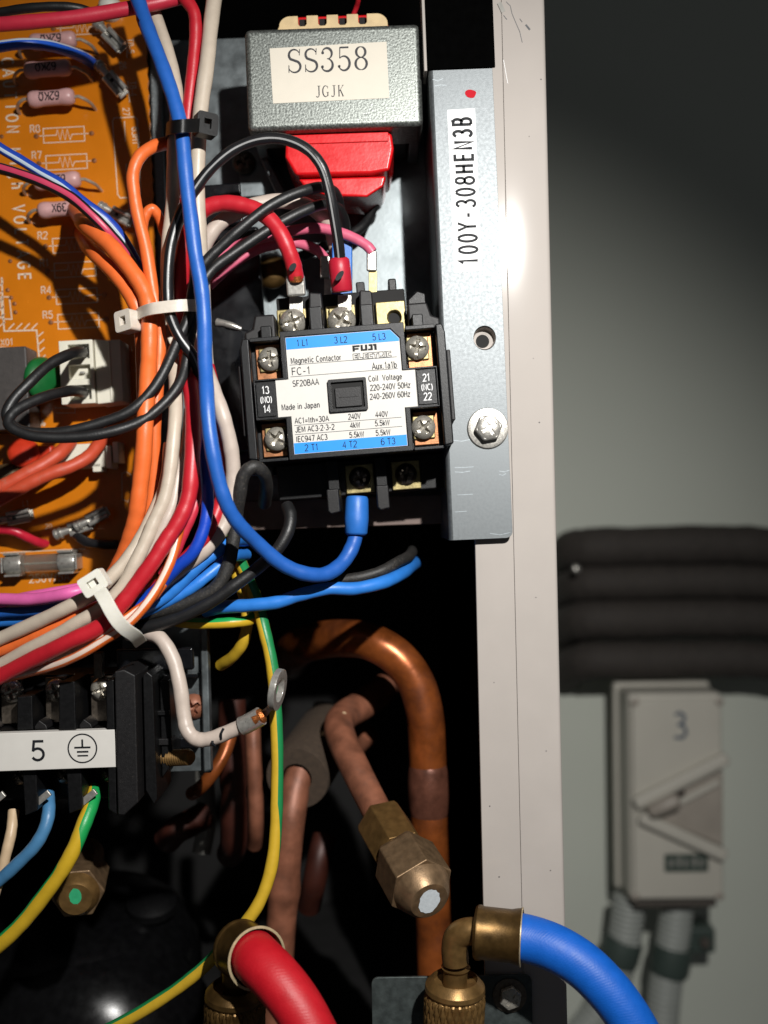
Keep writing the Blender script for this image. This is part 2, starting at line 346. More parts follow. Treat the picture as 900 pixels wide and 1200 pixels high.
M('plate_dim', '4a5150', 0.5, 0.6, 0.3, 300, 0.15, 1200, dirt=('2c302f', 0.3, 120))
M('dark_steel', '2b2a2a', 0.6, 0.4, 0.3, 120, 0.1)
M('brown_steel', '6a5a54', 0.6, 0.1, 0.25, 120, 0.1)
M('white_label', 'c6c3bd', 0.5, 0, 0.02, 200, spec=0.3, dirt=('b5b0a6', 0.05, 90))
M('cream_label', 'cfc8ba', 0.6, 0, 0.02, 200, spec=0.3)
M('bright_label', 'e6e6e6', 0.5, 0, 0.02, 200, spec=0.3)
M('blue_label', '1c86dd', 0.45, 0, 0.03, 200, spec=0.3)
M('ink', '17191d', 0.6, 0, 0.2, 600, spec=0.2)
M('faded_ink', '3d3d40', 0.6, 0, 0.3, 900, spec=0.2)
M('line_ink', '5b5d60', 0.6, 0, 0.2, 900, spec=0.2)
M('zinc_scratch', '8d9498', 0.5, 0.6, 0.2, 900)
M('white_ink', 'd8d8d8', 0.6, 0, 0.05, 600, spec=0.2)
M('silk_white', 'cfc0ac', 0.6, 0, 0.1, 800, spec=0.2)
M('red_ink', 'b01322', 0.6, 0, 0.1, 600, spec=0.1)
M('board', 'c16e0c', 0.26, 0, 0.08, 60, 0.06, 1200, coat=0.25, dirt=('a95c0c', 0.10, 40))
M('board_edge', 'b98a4a', 0.6, 0, 0.2, 900)
M('solder', 'b0ada6', 0.36, 0.6, 0.2, 900, 0.2)
M('steel_bright', 'b8b5ae', 0.30, 0.7, 0.18, 900, 0.12, 2500, dirt=('6a5f54', 0.12, 700))
M('screw_steel', 'bab5aa', 0.28, 0.65, 0.15, 900, 0.06, 2500, dirt=('5e5244', 0.14, 700))
M('screw_dark', '6b6258', 0.35, 0.85, 0.25, 900, 0.10, 2500, dirt=('3a2f22', 0.3, 500))
M('zinc_yellow', '93865c', 0.40, 0.6, 0.35, 500, 0.1, 2500, dirt=('7e8a52', 0.25, 350))
M('copper_strip', '9d6a48', 0.4, 0.7, 0.25, 500, 0.1)
M('bare_copper', 'c2743f', 0.35, 0.85, 0.3, 2500, 0.5, 4000)
M('joint_metal', '6a4234', 0.36, 0.45, 0.4, 150, 0.25, 700, dirt=('3a221c', 0.4, 120))
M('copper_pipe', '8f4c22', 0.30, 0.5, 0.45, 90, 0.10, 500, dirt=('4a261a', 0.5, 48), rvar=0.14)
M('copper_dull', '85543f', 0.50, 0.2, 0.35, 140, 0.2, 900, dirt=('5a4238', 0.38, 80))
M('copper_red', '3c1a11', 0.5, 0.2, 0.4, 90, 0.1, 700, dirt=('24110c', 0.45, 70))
M('brass', '7d6038', 0.40, 0.65, 0.25, 300, 0.10, 1800, dirt=('4b3517', 0.25, 220))
M('brass_dark', '5d4625', 0.40, 0.75, 0.3, 300, 0.10, 1800, dirt=('2d2010', 0.35, 220))
M('brass_nut', '80684e', 0.42, 0.65, 0.25, 350, 0.12, 1500, dirt=('5a4a3a', 0.30, 200))
M('green_paint', '2f9d6c', 0.5, 0, 0.1, 500)
M('white_paint', 'c6ced3', 0.55, 0, 0.08, 700, 0.2)
M('foam_grey', '3d3126', 0.85, 0, 0.2, 500, 0.3, 1600, dirt=('5a4c3e', 0.2, 150))
M('foam_black', '322d29', 0.8, 0, 0.25, 300, 0.3, 500)
M('nylon', 'd5d3c8', 0.42, 0, 0.04, 300, 0.04, 900, sss=0.25)
M('nylon_tie', 'c9c0b4', 0.42, 0, 0.05, 400, 0.10, 900, sss=0.3)
M('connector_white', 'd4d0c0', 0.45, 0, 0.04, 200, 0.05, 900, sss=0.15)
M('red_tape', 'c9141a', 0.28, 0, 0.08, 200, 0.10, 900, coat=0.4)
M('bobbin_cream', 'c9b084', 0.5, 0, 0.12, 300, 0.1)
M('resistor_body', 'bf9492', 0.38, 0, 0.08, 400, 0.1, 1500)
M('lead', 'b0a393', 0.38, 0.5, 0.2, 900, 0.1)
M('relay_grey', '3a3634', 0.55, 0, 0.12, 500, 0.2, 2500, dirt=('57504a', 0.2, 250))
M('cap_green', '125a2a', 0.35, 0, 0.1, 300, 0.06)
M('cap_red', 'b8321c', 0.3, 0, 0.1, 300, 0.08)
M('cap_brown', '5a4a33', 0.4, 0.3, 0.3, 500, 0.3, 1200)
M('glass', 'd9d4c8', 0.08, 0, 0.02, 200, trans=0.9)
M('mesh_grey', '8c8a84', 0.4, 0, 0.1, 300)
M('sleeve_red', 'a81a2e', 0.42, 0, 0.06, 300, 0.1)
M('sleeve_blue', '2565b4', 0.45, 0, 0.06, 300, 0.1)
M('wall_paint', 'c6cabf', 0.75, 0, 0.03, 6, 0.05, 200)
M('switch_grey', 'b9b5aa', 0.5, 0, 0.03, 30, 0.03, 300)
M('switch_dark', '4a443e', 0.6, 0, 0.08, 60)  # dark grey-brown of the lower lip, lever boss and box knob
M('switch_handle', '9a9288', 0.45, 0, 0.08, 60)
M('conduit_grey', '9a9e99', 0.5, 0, 0.05, 60)
M('coupling_green', '3c4843', 0.5, 0, 0.08, 60)
M('marker_blue', '31465c', 0.6, 0, 0.15, 100)
M('plate_dark_green', '39463f', 0.6, 0, 0.2, 120)
wire_mat('w_red', 'b01c28'); wire_mat('w_pinkred', 'b8283c'); wire_mat('w_blue', '1f56a6'); wire_mat('w_royal', '0f3fae')
wire_mat('w_lightblue', '2a74c8'); wire_mat('w_white', 'b6a999'); wire_mat('w_white_cool', 'b5a79c'); wire_mat('w_orange', 'd9662e')
wire_mat('w_black', '161617', 0.46, dirt=('4d463f', 0.25, 700), bump=0.2); wire_mat('w_black_dusty', '232221', 0.55, dirt=('5e564d', 0.42, 1300), bump=0.3)
wire_mat('w_pink', 'c45c76'); wire_mat('w_rose', 'cf5f9c'); wire_mat('w_orange_dull', 'b8452a', 0.5, dirt=('8c6a58', 0.35, 300))
wire_mat('w_slate', '4477a0'); wire_mat('w_cream', 'c2a888')
wire_mat('w_earth', 'bf9c2a', 0.40, stripe=[(0.38, 0.66, '1c7a45')])
wire_mat('w_earth_b', 'bf9c24', 0.40, stripe=[(0.02, 0.40, '17924a')])
wire_mat('w_orange_white', 'c65a1e', 0.38, stripe=[(0.90, 1.01, 'd8c3b4'), (-0.01, 0.06, 'd8c3b4')])
wire_mat('w_blue_white', '1c3fa0', 0.38, stripe=[(0.93, 1.01, 'b9c8d4'), (-0.01, 0.03, 'b9c8d4')])
wire_mat('w_black_pink', '1b1719', 0.4, stripe=[(0.90, 1.01, 'b83a58'), (-0.01, 0.06, 'b83a58')])
wire_mat('w_black_white', '18181a', 0.35, stripe=[(0.86, 0.91, '8c8c8c')])
wire_mat('w_red_white', 'b81e34', 0.35, stripe=[(0.20, 0.36, 'd8b4b4')])
M('hose_red', 'b00d1c', 0.50, 0, 0.06, 300, 0.2, 1500, dirt=('6e0c14', 0.14, 160), braid=700)
M('hose_blue', '0557b6', 0.52, 0, 0.06, 300, 0.2, 1500, dirt=('0a2f70', 0.14, 160), braid=700)

wire_mat('w_blue_glint', '1f55c0', 0.36, stripe=[(0.80, 0.95, 'c4ccd6')])  # pale band paints the gloss highlight into the jacket colour
M('brass_lip', 'c2b08c', 0.4, 0.5, 0.15, 500)

# ================================================================ SETTING
def struct(o): o['kind'] = 'structure'; return o
# plant-room wall behind the cabinet
w = MB(); a = W(-900, -500, 480); b_ = W(1700, 1750, 480)
w.box(a.x, b_.x, 0.48, 0.54, b_.z, a.z); struct(w.build('wall', 'wall_paint'))
# cabinet: back, left, roof, floor sheets that keep the inside dark
lf, rt = W(-260, 0, 0).x, W(600, 0, 0).x; tp, bt = W(0, -260, 0).z, W(0, 1400, 0).z
cb = Plane('cabinet_shell', 'dark open metal cabinet holding the wiring, pipes and circuit board', 'cabinet', 300, 1400, 150)
def shell(name, x0, x1, y0, y1, z0, z1, mat='dark_interior'):
    o = MB().box(x0, x1, y0, y1, z0, z1).build(name, mat); child_of(o, cb.o); return o
shell('back_panel', lf, rt, 0.300, 0.303, bt, tp); shell('side_panel', lf-0.003, lf, 0.0, 0.303, bt, tp)
shell('top_panel', lf, rt, 0.0, 0.30, tp, tp+0.003); shell('base_panel', lf, rt, 0.0, 0.30, bt-0.003, bt)
# galvanised mounting plate of the control box, and the shelf edge at its foot
p = Plane('mounting_plate', 'galvanised steel mounting plate behind the transformer and contactor', 'metal plate', 350, 300, 54, 2)
x0, _ = p.L(181, 300); x1, _ = p.L(520, 300); _, z1 = p.L(350, 42); _, z0 = p.L(350, 585)
p.part('sheet', MB().box(x0, x1, 0, 4, z0, z1), 'galvanised_plate', bevel=0.6)
p.part('lower_flange', MB().prism([(p.L(250, 584)[0], z0-1), (x1, z0-1), (x1, z0-34), (p.L(250, 584)[0], z0-34)], -30, -26), 'brown_steel', bevel=1)
p.part('inner_flange', MB().box(p.L(174, 300)[0], p.L(179, 300)[0], -8, 60, p.L(0, 560)[1], z1+200), 'galvanised', bevel=1)
st = MB().box(p.L(184, 300)[0], p.L(198, 300)[0], -9, 0, p.L(0, 420)[1], z1); p.part('raised_rib', st, 'galvanised', bevel=3, seg=3)
# cream cabinet post with a recessed inner strip
po = Plane('cabinet_post', 'cream painted steel corner post of the cabinet, scratched near its top', 'cabinet post', 620, 600, 4, 1.3)
xr = 32.0
prof = [(-18.5, 0), (xr-5, 0)] + [(xr-5+5*math.sin(R(t)), 5-5*math.cos(R(t))) for t in (15, 30, 45, 60, 75, 90)] + [(xr, 120), (xr-4, 120), (xr-4, 6), (-18.5, 4)]
mb = MB(); nP = len(prof)
mb.add([(x, y, 760) for x, y in prof] + [(x, y, -760) for x, y in prof], [tuple(range(nP)), tuple(range(2*nP-1, nP-1, -1))] + [(i, i+nP, (i+1) % nP+nP, (i+1) % nP) for i in range(nP)])
po.part('outer_face', mb, 'cream_paint', ang=30)
prof = [(-64, 1.2), (-18.7, 1.2), (-18.7, 6), (-60, 6), (-60, 11), (-64, 11)]
mb = MB(); nP = len(prof)
mb.add([(x, y, 760) for x, y in prof] + [(x, y, -760) for x, y in prof], [tuple(range(nP)), tuple(range(2*nP-1, nP-1, -1))] + [(i, i+nP, (i+1) % nP+nP, (i+1) % nP) for i in range(nP)])
po.part('inner_strip', mb, 'cream_paint', bevel=1.2)
po.part('inner_return', MB().box(-64, -61, 11.3, 1000, -760, 760), 'matt_black')  # return of the cream post, painted black to stand for the shade inside
# scratches and chips
def scr(pts, w, mat='faded_ink'):
    po.part('scratch', MB().stroke([po.L(*q) for q in pts], w, -0.25), mat, flat=True, ang=0)
scr([(593, 2), (598, 7), (600, 16), (605, 28), (609, 37), (612, 50)], 0.7, 'line_ink')
scr([(616, 29), (621, 35)], 2.2, 'line_ink'); scr([(590, 18), (594, 23)], 0.8, 'line_ink'); scr([(609, 22), (612, 26)], 0.8, 'line_ink')
scr([(585, 3), (590, 14)], 5, 'mesh_grey'); scr([(590, 70), (595, 98)], 0.6, 'bright_label')
for (x, y, r) in [(632, 495, .8), (574, 945, .8), (585, 1028, .9), (628, 700, .6), (640, 880, .7), (579, 800, .6), (625, 420, .5), (634, 93, .8), (620, 160, .5), (645, 1020, .7)]:
    X, Z = po.L(x, y); yy = 1.0 if X < -19 else -0.25
    po.part('paint_speck', MB().add([(u, yy, v) for u, v in circ(X, Z, r, 8)], [tuple(range(8))]), 'faded_ink', flat=True, ang=0)
# zinc bracket
br = Plane('zinc_bracket', 'zinc plated steel bracket with a white part number sticker and hex screw', 'bracket', 552, 356, 0, 2.5)
hx, hz = br.L(568, 396)
out = [(-33, -276), (29, -276)] + [(29+8*math.sin(R(t)), -268-8*math.cos(R(t))) for t in (15, 30, 45, 60, 75, 90)] + [(37, 276), (-33, 276)]
br.part('plate', MB().prism(out, 0, 4.2, holes=[circ(hx, hz, 13.2, 36, 14.2)]), 'bracket_zinc', bevel=0.7)
prof = [(-33.02, 0.02), (-34.6, .4), (-36.4, 1.6), (-37.6, 3.4), (-38, 6), (-38, 175), (-34, 175), (-34, 7), (-33.02, 4.2)]
mb = MB(); nP = len(prof)
mb.add([(x, y, 275.9) for x, y in prof] + [(x, y, -275.9) for x, y in prof], [tuple(range(nP)), tuple(range(2*nP-1, nP-1, -1))] + [(i, i+nP, (i+1) % nP+nP, (i+1) % nP) for i in range(nP)])
br.part('folded_flange', mb, 'bracket_zinc', ang=50)
# collar and dark screw hole seen through the bracket's hole
mb = MB().lathe([(13.1, 0), (12.6, -6), (11.6, -12), (7.2, -12.2)], (hx, 1.5, hz), (0, -1, 0), 36, caps=False); br.part('hole_collar', mb, 'cream_paint')
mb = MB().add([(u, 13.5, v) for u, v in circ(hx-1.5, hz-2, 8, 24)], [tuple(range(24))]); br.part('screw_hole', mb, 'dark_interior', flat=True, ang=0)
# label: tilted a touch more than the bracket
lab = br.part('sticker', MB().prism([br.L(524, 129), br.L(556.5, 127), br.L(564.5, 317), br.L(532.5, 320)], -0.5, -0.02), 'bright_label')
def vtext(mb, s, size, xs, bold, px0, py0, px1, py1):
    # one line of capitals spaced evenly up the sticker
    n = len(s)
    for i, ch in enumerate(s):
        t = (i+.5)/n; text(mb, ch, *br.L(px0+(px1-px0)*t, py0+(py1-py0)*t), -0.62, size, 90-0.3, xs, bold)
    return mb
mb = MB(); vtext(mb, '100Y-308', 30, 0.66, 0.15, 549.5, 313, 544.4, 205)
br.part('sticker_lettering', mb, 'ink', lab, flat=True, ang=0)
mb = MB(); vtext(mb, 'HEN3B', 29, 0.64, 0.4, 544.4, 205, 541, 136)
br.part('sticker_lettering', mb, 'ink', lab, flat=True, ang=0)
X, Z = br.L(551.5, 110)
br.part('paint_dot', MB().prism([(X+6.4*math.cos(a)*(1+.10*math.sin(3*a)), Z+5.2*math.sin(a)*(1+.12*math.cos(2*a+1))) for a in [i*2*math.pi/22 for i in range(22)]], -0.4, -0.02), 'red_ink')
# scratch marks on the zinc
random.seed(3)
for (x, y, l) in [(531, 516, 20), (533, 548, 22), (533, 553, 18), (536, 580, 18), (533, 600, 14), (574, 625, 24), (507, 93, 12), (509, 101, 14), (585, 552, 12), (585, 556, 8)]:
    a = random.uniform(-2, 2)
    br.part('scratch', MB().stroke([br.L(x, y), br.L(x+l*.5, y-a), br.L(x+l, y-1)], 0.7, -0.12), 'zinc_scratch', flat=True, ang=0)
# hex washer screw
X, Z = br.L(571.5, 502)
sc = br.part('hex_screw', MB().prism([(X+16.5*math.cos(R(a+8)), Z+16.5*math.sin(R(a+8))) for a in range(0, 360, 60)], -15, -3), 'steel_bright', bevel=2.2, seg=3)
br.part('washer', MB().lathe([(24, 0), (24.2, 1.2), (23, 3.4), (17.5, 4.2)], (X, -0.01, Z), (0, -1, 0), 48), 'steel_bright', sc)
mb = MB(); screw_head(mb, X, -15, Z, 13.2, 2.0, 30, 0.16, 0.72, dep=2.2); br.part('cross_recess', mb, 'steel_bright', sc)
# plain matt black strip above the bracket with a pale edge
cv = Plane('black_strip', 'matt black strip with pale left edge above the zinc bracket', 'cover strip', 538, 40, -1, 2.2)
z1, z0 = cv.L(538, -120)[1], cv.L(538, 80)[1]
cv.part('strip', MB().box(-38, 41, 0, 3.8, z0, z1), 'matt_black', bevel=1)
cv.part('edge_trim', MB().box(-42.5, -39, -1, 40, z0-2, z1), 'cream_paint', bevel=0.8)

# ================================================================ BACKGROUND on the wall
BG = 430
for i, (yy, r, lb) in enumerate([(641, 23, 'topmost of the four black foam insulated pipes on the wall'), (683, 21, 'second black foam insulated pipe from the top on the wall'),
                      (726, 23, 'third black foam insulated pipe from the top on the wall'), (774, 22, 'lowest black foam insulated pipe, just above the grey isolator switch')]):
    pts = [(662, yy+16, BG+44), (667, yy+8, BG+24), (676+2*i, yy+2, BG+4), (696, yy, BG-4), (760, yy-1, BG-4), (840, yy-2-(i == 0), BG-3), (885, yy-1+(i == 0)*0, BG-3), (920, yy+3, BG-2), (1000, yy+2, BG), (1250, yy+4, BG)]
    o = wire('insulated_pipe', lb, 'foam_black', r, pts, cat='pipe', group='insulated pipes on the wall', n=22)
    if i == 0:
        q = MB().lathe([(0.0004, 0), (0.0026, 0.0006), (0.0032, 0.002), (0.0022, 0.004), (0.0004, 0.0048)], W(674, 667, BG-26), (0.3, -1, 0.2), 16).build('clip_screw', 'steel_bright'); child_of(q, o)
iso = Plane('isolator_switch', 'grey isolator switch box numbered 3 mounted on the wall', 'switch', 793, 936, BG-40, 0.6)
f0 = iso.L(737, 814); f1 = iso.L(851, 1058)
iso.part('housing', MB().box(f0[0], f1[0], 6, 80, f1[1], f0[1]), 'switch_grey', bevel=6, seg=4)
iso.part('cover', MB().box(f0[0]+4, f1[0]-3, 0, 5.6, f1[1]+5, f0[1]-6), 'switch_grey', bevel=2.4, seg=3)
iso.part('base_flange', MB().box(f0[0]-5, f1[0]+2, 62, 81, f1[1]-4, f0[1]+5), 'switch_grey', bevel=4)
iso.part('lower_lip', MB().box(f0[0]+6, f1[0]-8, 10, 60, f1[1]-9, f1[1]-0.4), 'switch_dark', bevel=2)
def bar(x0, y0, x1, y1, wd, ya, yb, name, mat, bev=1.5):
    a = Vector(iso.L(x0, y0)); b = Vector(iso.L(x1, y1)); d = (b-a).normalized(); nn = Vector((-d.y, d.x))*wd/2
    return iso.part(name, MB().prism([tuple(a+nn), tuple(b+nn), tuple(b-nn), tuple(a-nn)], ya, yb), mat, bevel=bev)
bar(742, 941, 851, 886, 15, -13, -0.1, 'raised_ridge', 'switch_grey', 4); bar(748, 955, 849, 1001, 15, -13, -0.1, 'raised_ridge', 'switch_grey', 4)
iso.part('handle_plate', MB().prism([iso.L(752, 950), iso.L(846, 902), iso.L(846, 990)], -5, -0.1), 'switch_handle', bevel=1.5)
bar(770, 951, 840, 914, 7, -11, -5.1, 'lever_guard', 'switch_grey', 2)
for (sx_, sy_) in ((744, 822), (843, 822), (744, 1050), (843, 1050)): iso.part('cover_screw', MB().lathe([(5, 0), (5, 1.5), (3, 2.6)], (iso.L(sx_, sy_)[0], -0.1, iso.L(sx_, sy_)[1]), (0, -1, 0), 16), 'switch_handle')
lv = iso.part('lever', MB().lathe([(2, 0), (7, 1.5), (9, 5), (9, 34), (7, 38), (2, 39.5)], (iso.L(756, 948)[0], -16, iso.L(756, 948)[1]), (0.86, -0.15, 0.42), 20), 'switch_handle')
iso.part('lever_boss', MB().lathe([(9, 0), (9, 7), (6, 9)], (iso.L(792, 928)[0], -0.1, iso.L(792, 928)[1]), (0, -1, 0), 20), 'switch_dark', lv)
mb = MB(); x, z = iso.L(796, 850)
mb.stroke([(x-5, z+12), (x+1, z+15), (x+6, z+11), (x+5, z+4), (x, z+1), (x+6, z-2), (x+8, z-9), (x+3, z-15), (x-6, z-14)], 3.4, -0.3)
iso.part('number_mark', mb, 'marker_blue', flat=True, ang=0)
npz = iso.part('rating_plate', MB().box(iso.L(768, 0)[0], iso.L(819, 0)[0], -0.8, -0.05, iso.L(0, 1030)[1], iso.L(0, 1009)[1]), 'plate_dark_green')
mb = MB()
for (xx, hh) in ((776, 9), (785, 12), (793, 9), (803, 11), (811, 9)): mb.box(iso.L(xx-2, 0)[0], iso.L(xx+2, 0)[0], -1.0, -0.85, iso.L(0, 1024)[1], iso.L(0, 1024)[1]+hh)
iso.part('plate_print', mb, 'mesh_grey', npz)
def conduit(label, pts, r, cpl):
    P = crv(pts3(pts, BG-10), 26); n_ = len(P)
    e = bpy.data.objects.new('conduit', None); COL.objects.link(e); e.location = P[0]; e.empty_display_size = .01; tag(e, label, 'conduit', 'flexible conduits under the isolator')
    rr = [r*K(BG-10)*(1+0.055*math.sin(i*1.35)) for i in range(n_)]
    child_of(MB().tube(P, rr, 22).build('flexible_tube', 'conduit_grey', origin=P[0], ang=70), e)
    a, b = W(*cpl[0], BG-10), W(*cpl[1], BG-10)
    child_of(MB().lathe([(r*1.18*K(BG), 0), (r*1.22*K(BG), .004), (r*1.22*K(BG), (b-a).length-.004), (r*1.15*K(BG), (b-a).length)], a, b-a, 28).build('coupling', 'coupling_green'), e)
conduit('ribbed grey conduit leaving the isolator bottom on the left and curving down behind the post', [(738, 1050), (734, 1085), (728, 1120), (716, 1155), (698, 1190), (670, 1225)], 19, [(731, 1100), (723, 1128)])
conduit('ribbed grey conduit leaving the isolator bottom on the right', [(794, 1050), (790, 1090), (783, 1130), (778, 1170), (775, 1210), (774, 1260)], 19, [(789, 1108), (783, 1140)])
bx = Plane('junction_box', 'small dark green box on the wall beside the right conduit', 'box', 822, 1103, BG+5)
bx.part('body', MB().box(-20, 17, 0, 40, -15, 15), 'coupling_green', bevel=4, seg=3); bx.part('knob', MB().cyl((3, 0.1, 0), (0, -1, 0), 6, 8), 'switch_dark', bevel=1)

# ================================================================ CIRCUIT BOARD
B = Plane('circuit_board', 'amber circuit board with resistors and white silkscreen print', 'circuit board', 90, 345, 48, 3.0)
edge = []
for i in range(0, 88):
    t = i/87; px = 168+ (186-168)*t*1.75; py = -30 + (690+30)*t
    if py > 320: px = 168 + (186-168)*1.75*((320+30)/720)
    x, z = B.L(px, py)
    x = B.L(171, 0)[0] if False else x
    edge.append((x + ((0.5 if i % 2 else -0.9) if py < 330 else 0), z))
poly = [B.L(-150, -50), B.L(160, -60)] + edge + [B.L(-150, 705)]
poly = [(x, z) for x, z in poly]
B.part('board', MB().prism(poly, 0, 4.5), 'board', ang=0)
Y = -0.35
def silk(fn, mat='silk_white', name='silkscreen_mark'):
    mb = MB(); fn(mb); return B.part(name, mb, mat, flat=True, ang=0)
def rsym(cx, cy, w=48, h=17):
    def f(mb):
        x, z = B.L(cx, cy)
        mb.stroke([(x-w/2, z-h/2), (x+w/2, z-h/2), (x+w/2, z+h/2), (x-w/2, z+h/2)], 1.0, Y, True)
        zz = [(x-w/2-5, z), (x-9, z)] + [(x-7.5+i*2.9, z+(6 if i % 2 == 0 else -6)) for i in range(6)] + [(x+9.5, z), (x+w/2+5, z)]
        mb.stroke(zz, 0.9, Y)
    silk(f)
    for sx in (-1, 1):
        x, z = B.L(cx, cy); mb = MB().lathe([(3.0, 0), (2.6, 1.2), (1.2, 1.4)], (x+sx*(w/2+8.5), -0.05, z), (0, -1, 0), 14); B.part('solder_pad', mb, 'copper_strip')
for (x, y) in [(75, 158), (78, 190), (86, 287), (88, 316), (90, 347), (92, 376), (95, 32)]: rsym(x, y)
for (t, x, y) in [('R8', 41, 151), ('R7', 43, 182), ('R2', 50, 276), ('R1', 52, 308), ('R4', 54, 340), ('R5', 56, 369)]:
    silk(lambda mb: text(mb, t, *B.L(x, y), Y, 11.5, 0, 1.0, 0.0))
# CAUTION High VOLTAGE runs down the board
word = 'CAUTION High VOLTAGE'
for i, ch in enumerate(word):
    if ch == ' ': continue
    t = i/(len(word)-1); px = 9 + 20*t; py = 72 + 252*t
    silk(lambda mb: text(mb, ch, *B.L(px, py), Y, 19, -90, 0.86, 0.1))
for (t, x, y, sz) in [('T8-5', 153, 54, 10), ('26', 144, 77, 10), ('T8-4', 156, 104, 10), ('27', 148, 131, 10), ('63H1', 159, 159, 11), ('63H2', 153, 256, 11)]:
    silk(lambda mb: text(mb, t, *B.L(x, y), Y, sz, -90, 0.9, 0.0))
for (t, x, y, sz) in [('X01', 8, 401, 10), ('520', 23, 541, 9), ('250V/5A', 58, 677, 13), ('10%', 44, 495, 12), ('L1', 30, 590, 9), ('20', 57, 617, 8), ('1', 3, 330, 9)]:
    silk(lambda mb: text(mb, t, *B.L(x, y), Y, sz, 0, 1.0, 0.0))
def frame(*pts, w=1.1, closed=False): silk(lambda mb: mb.stroke([B.L(*q) for q in pts], w, Y, closed))
frame((145, 138), (134, 138), (132, 142), (138, 228), (141, 232), (163, 231), (165, 228), (161, 140), (157, 137), w=1.1, closed=True)
frame((146, 142), (147, 166)); frame((148, 192), (149, 219)); frame((148, 50), (149, 68)); frame((150, 95), (152, 120)); frame((151, 240), (152, 262))
frame((144, 247), (146, 268), (150, 267), (149, 246), closed=True)
# hatched border by the relay
frame((2, 325), (5, 388), (43, 387), (46, 420), w=1.6); frame((0, 407), (32, 408), (34, 434), w=1.0)
for i in range(4): frame((10+i*9, 386), (17+i*9, 379), w=1.3); frame((44+i*.8, 395+i*9), (51+i*.8, 389+i*9), w=1.3)
for i in range(6): frame((3+i*.6, 332+i*9), (-4+i*.6, 338+i*9), w=1.3)
frame((1, 348), (11, 348), (14, 374), (3, 374), w=1.3, closed=True)
frame((64, 478), (88, 478), (88, 484), (66, 484), w=0.9); frame((0, 648), (100, 643), w=0.9)
frame((143, 555), (143, 585), (150, 588), (154, 583), (154, 557), (148, 553), w=0.9, closed=True)
for (x, y) in [(2, 160), (9, 340), (13, 349), (12, 306), (17, 356), (18, 366), (60, 378), (122, 345), (123, 375)]:
    B.part('solder_pad', MB().lathe([(2.6, 0), (2.2, 1.0), (0.9, 1.3)], (*[B.L(x, y)[0]], -0.05, B.L(x, y)[1]), (0, -1, 0), 12), 'copper_strip')
# resistors standing clear of the board on bent leads
prof = [(2, 0), (7.0, 1.2), (9.2, 4), (9.8, 8), (9.5, 13), (8.9, 16), (8.8, 20), (8.8, 34), (8.9, 38), (9.5, 41), (9.8, 46), (9.2, 50), (7, 53), (2, 54)]
def resistor(cx, cy, label, tx, rot=0, H=24):
    x, z = B.LH(cx, cy, H)
    r = B.part('resistor', MB().lathe([(a*0.98, t-27) for a, t in prof], (x, -H, z), (1, 0, 0.03), 28), 'resistor_body', ang=50)
    r['label'] = label
    for sx in (-1, 1):
        P = crv([Vector((x+sx*27, -H, z)), Vector((x+sx*31, -H, z+.3)), Vector((x+sx*37, -H+2, z-2)), Vector((x+sx*42, -H+9, z-4)), Vector((x+sx*44, -H+17, z-6)), Vector((x+sx*44.5, 0.5, z-7))], 5)
        B.part('lead', MB().tube(P, 1.9, 8), 'lead', r)
    if tx:
        mb = MB(); text(mb, tx, x, z-0.5, -H-8.9, 12.5, 180 if not rot else rot, 0.86, 0.02)
        # wrap the print on to the barrel
        for v in mb.v:
            a = (v.z-z)/9.75; v.y = -H-9.75*math.cos(max(-1.4, min(1.4, a))); v.z = z+9.75*math.sin(max(-1.4, min(1.4, a)))+(v.x-x)*.03
        B.part('value_print', mb, 'ink', r, flat=True, ang=0)
resistor(62, 48, 'pink resistor half hidden under the red wire', '62KΩ')
resistor(56, 81, 'second pink resistor from the top, in shade of the blue wire', '62KΩ')
resistor(60, 115, 'pink resistor below the blue wire, fully lit', '62KΩ')
resistor(67, 212, 'pink resistor half hidden by the striped wires', '62KΩ')
resistor(72, 245, 'lowest pink resistor, beside the orange wires', '39X')
# relay and small components
x, z = B.LH(10, 454, 42)
rl = B.part('relay', MB().box(x-60, x+22, -42, -0.2, z-48, z+46), 'relay_grey', bevel=2, seg=3)
x, z = B.LH(50, 444, 30)
B.part('disc_capacitor', MB().lathe([(4, -11), (18, -8), (24, -4), (26, 0), (24, 4), (18, 8), (4, 11)], (x, -26, z), (0.80, -0.6, 0.0), 30), 'cap_green', ang=60)
x, z = B.LH(40, 530, 24)
B.part('disc_capacitor', MB().lathe([(4, -8), (12, -7), (17, -4), (18.5, 0), (17, 4), (12, 7), (4, 8)], (x-12, -24, z), (0.2, -0.9, 0.35), 30), 'cap_red', ang=60)
B.part('red_block', MB().box(x-6, x+20, -20, -0.2, z-24, z+8), 'cap_red', bevel=4, seg=3)
x, z = B.LH(6, 560, 18); B.part('foil_capacitor', MB().lathe([(2, -22), (12, -20), (16, -14), (16, 14), (12, 20), (2, 22)], (x, -18, z), (1, 0, 0.1), 24), 'cap_brown', ang=50)
x, z = B.LH(128, 8, 10); B.part('standoff', MB().lathe([(14, 0), (14, 6), (11, 16), (7, 20), (1, 21)], (x, -0.2, z), (0, -1, 0), 20), 'nylon', ang=50)
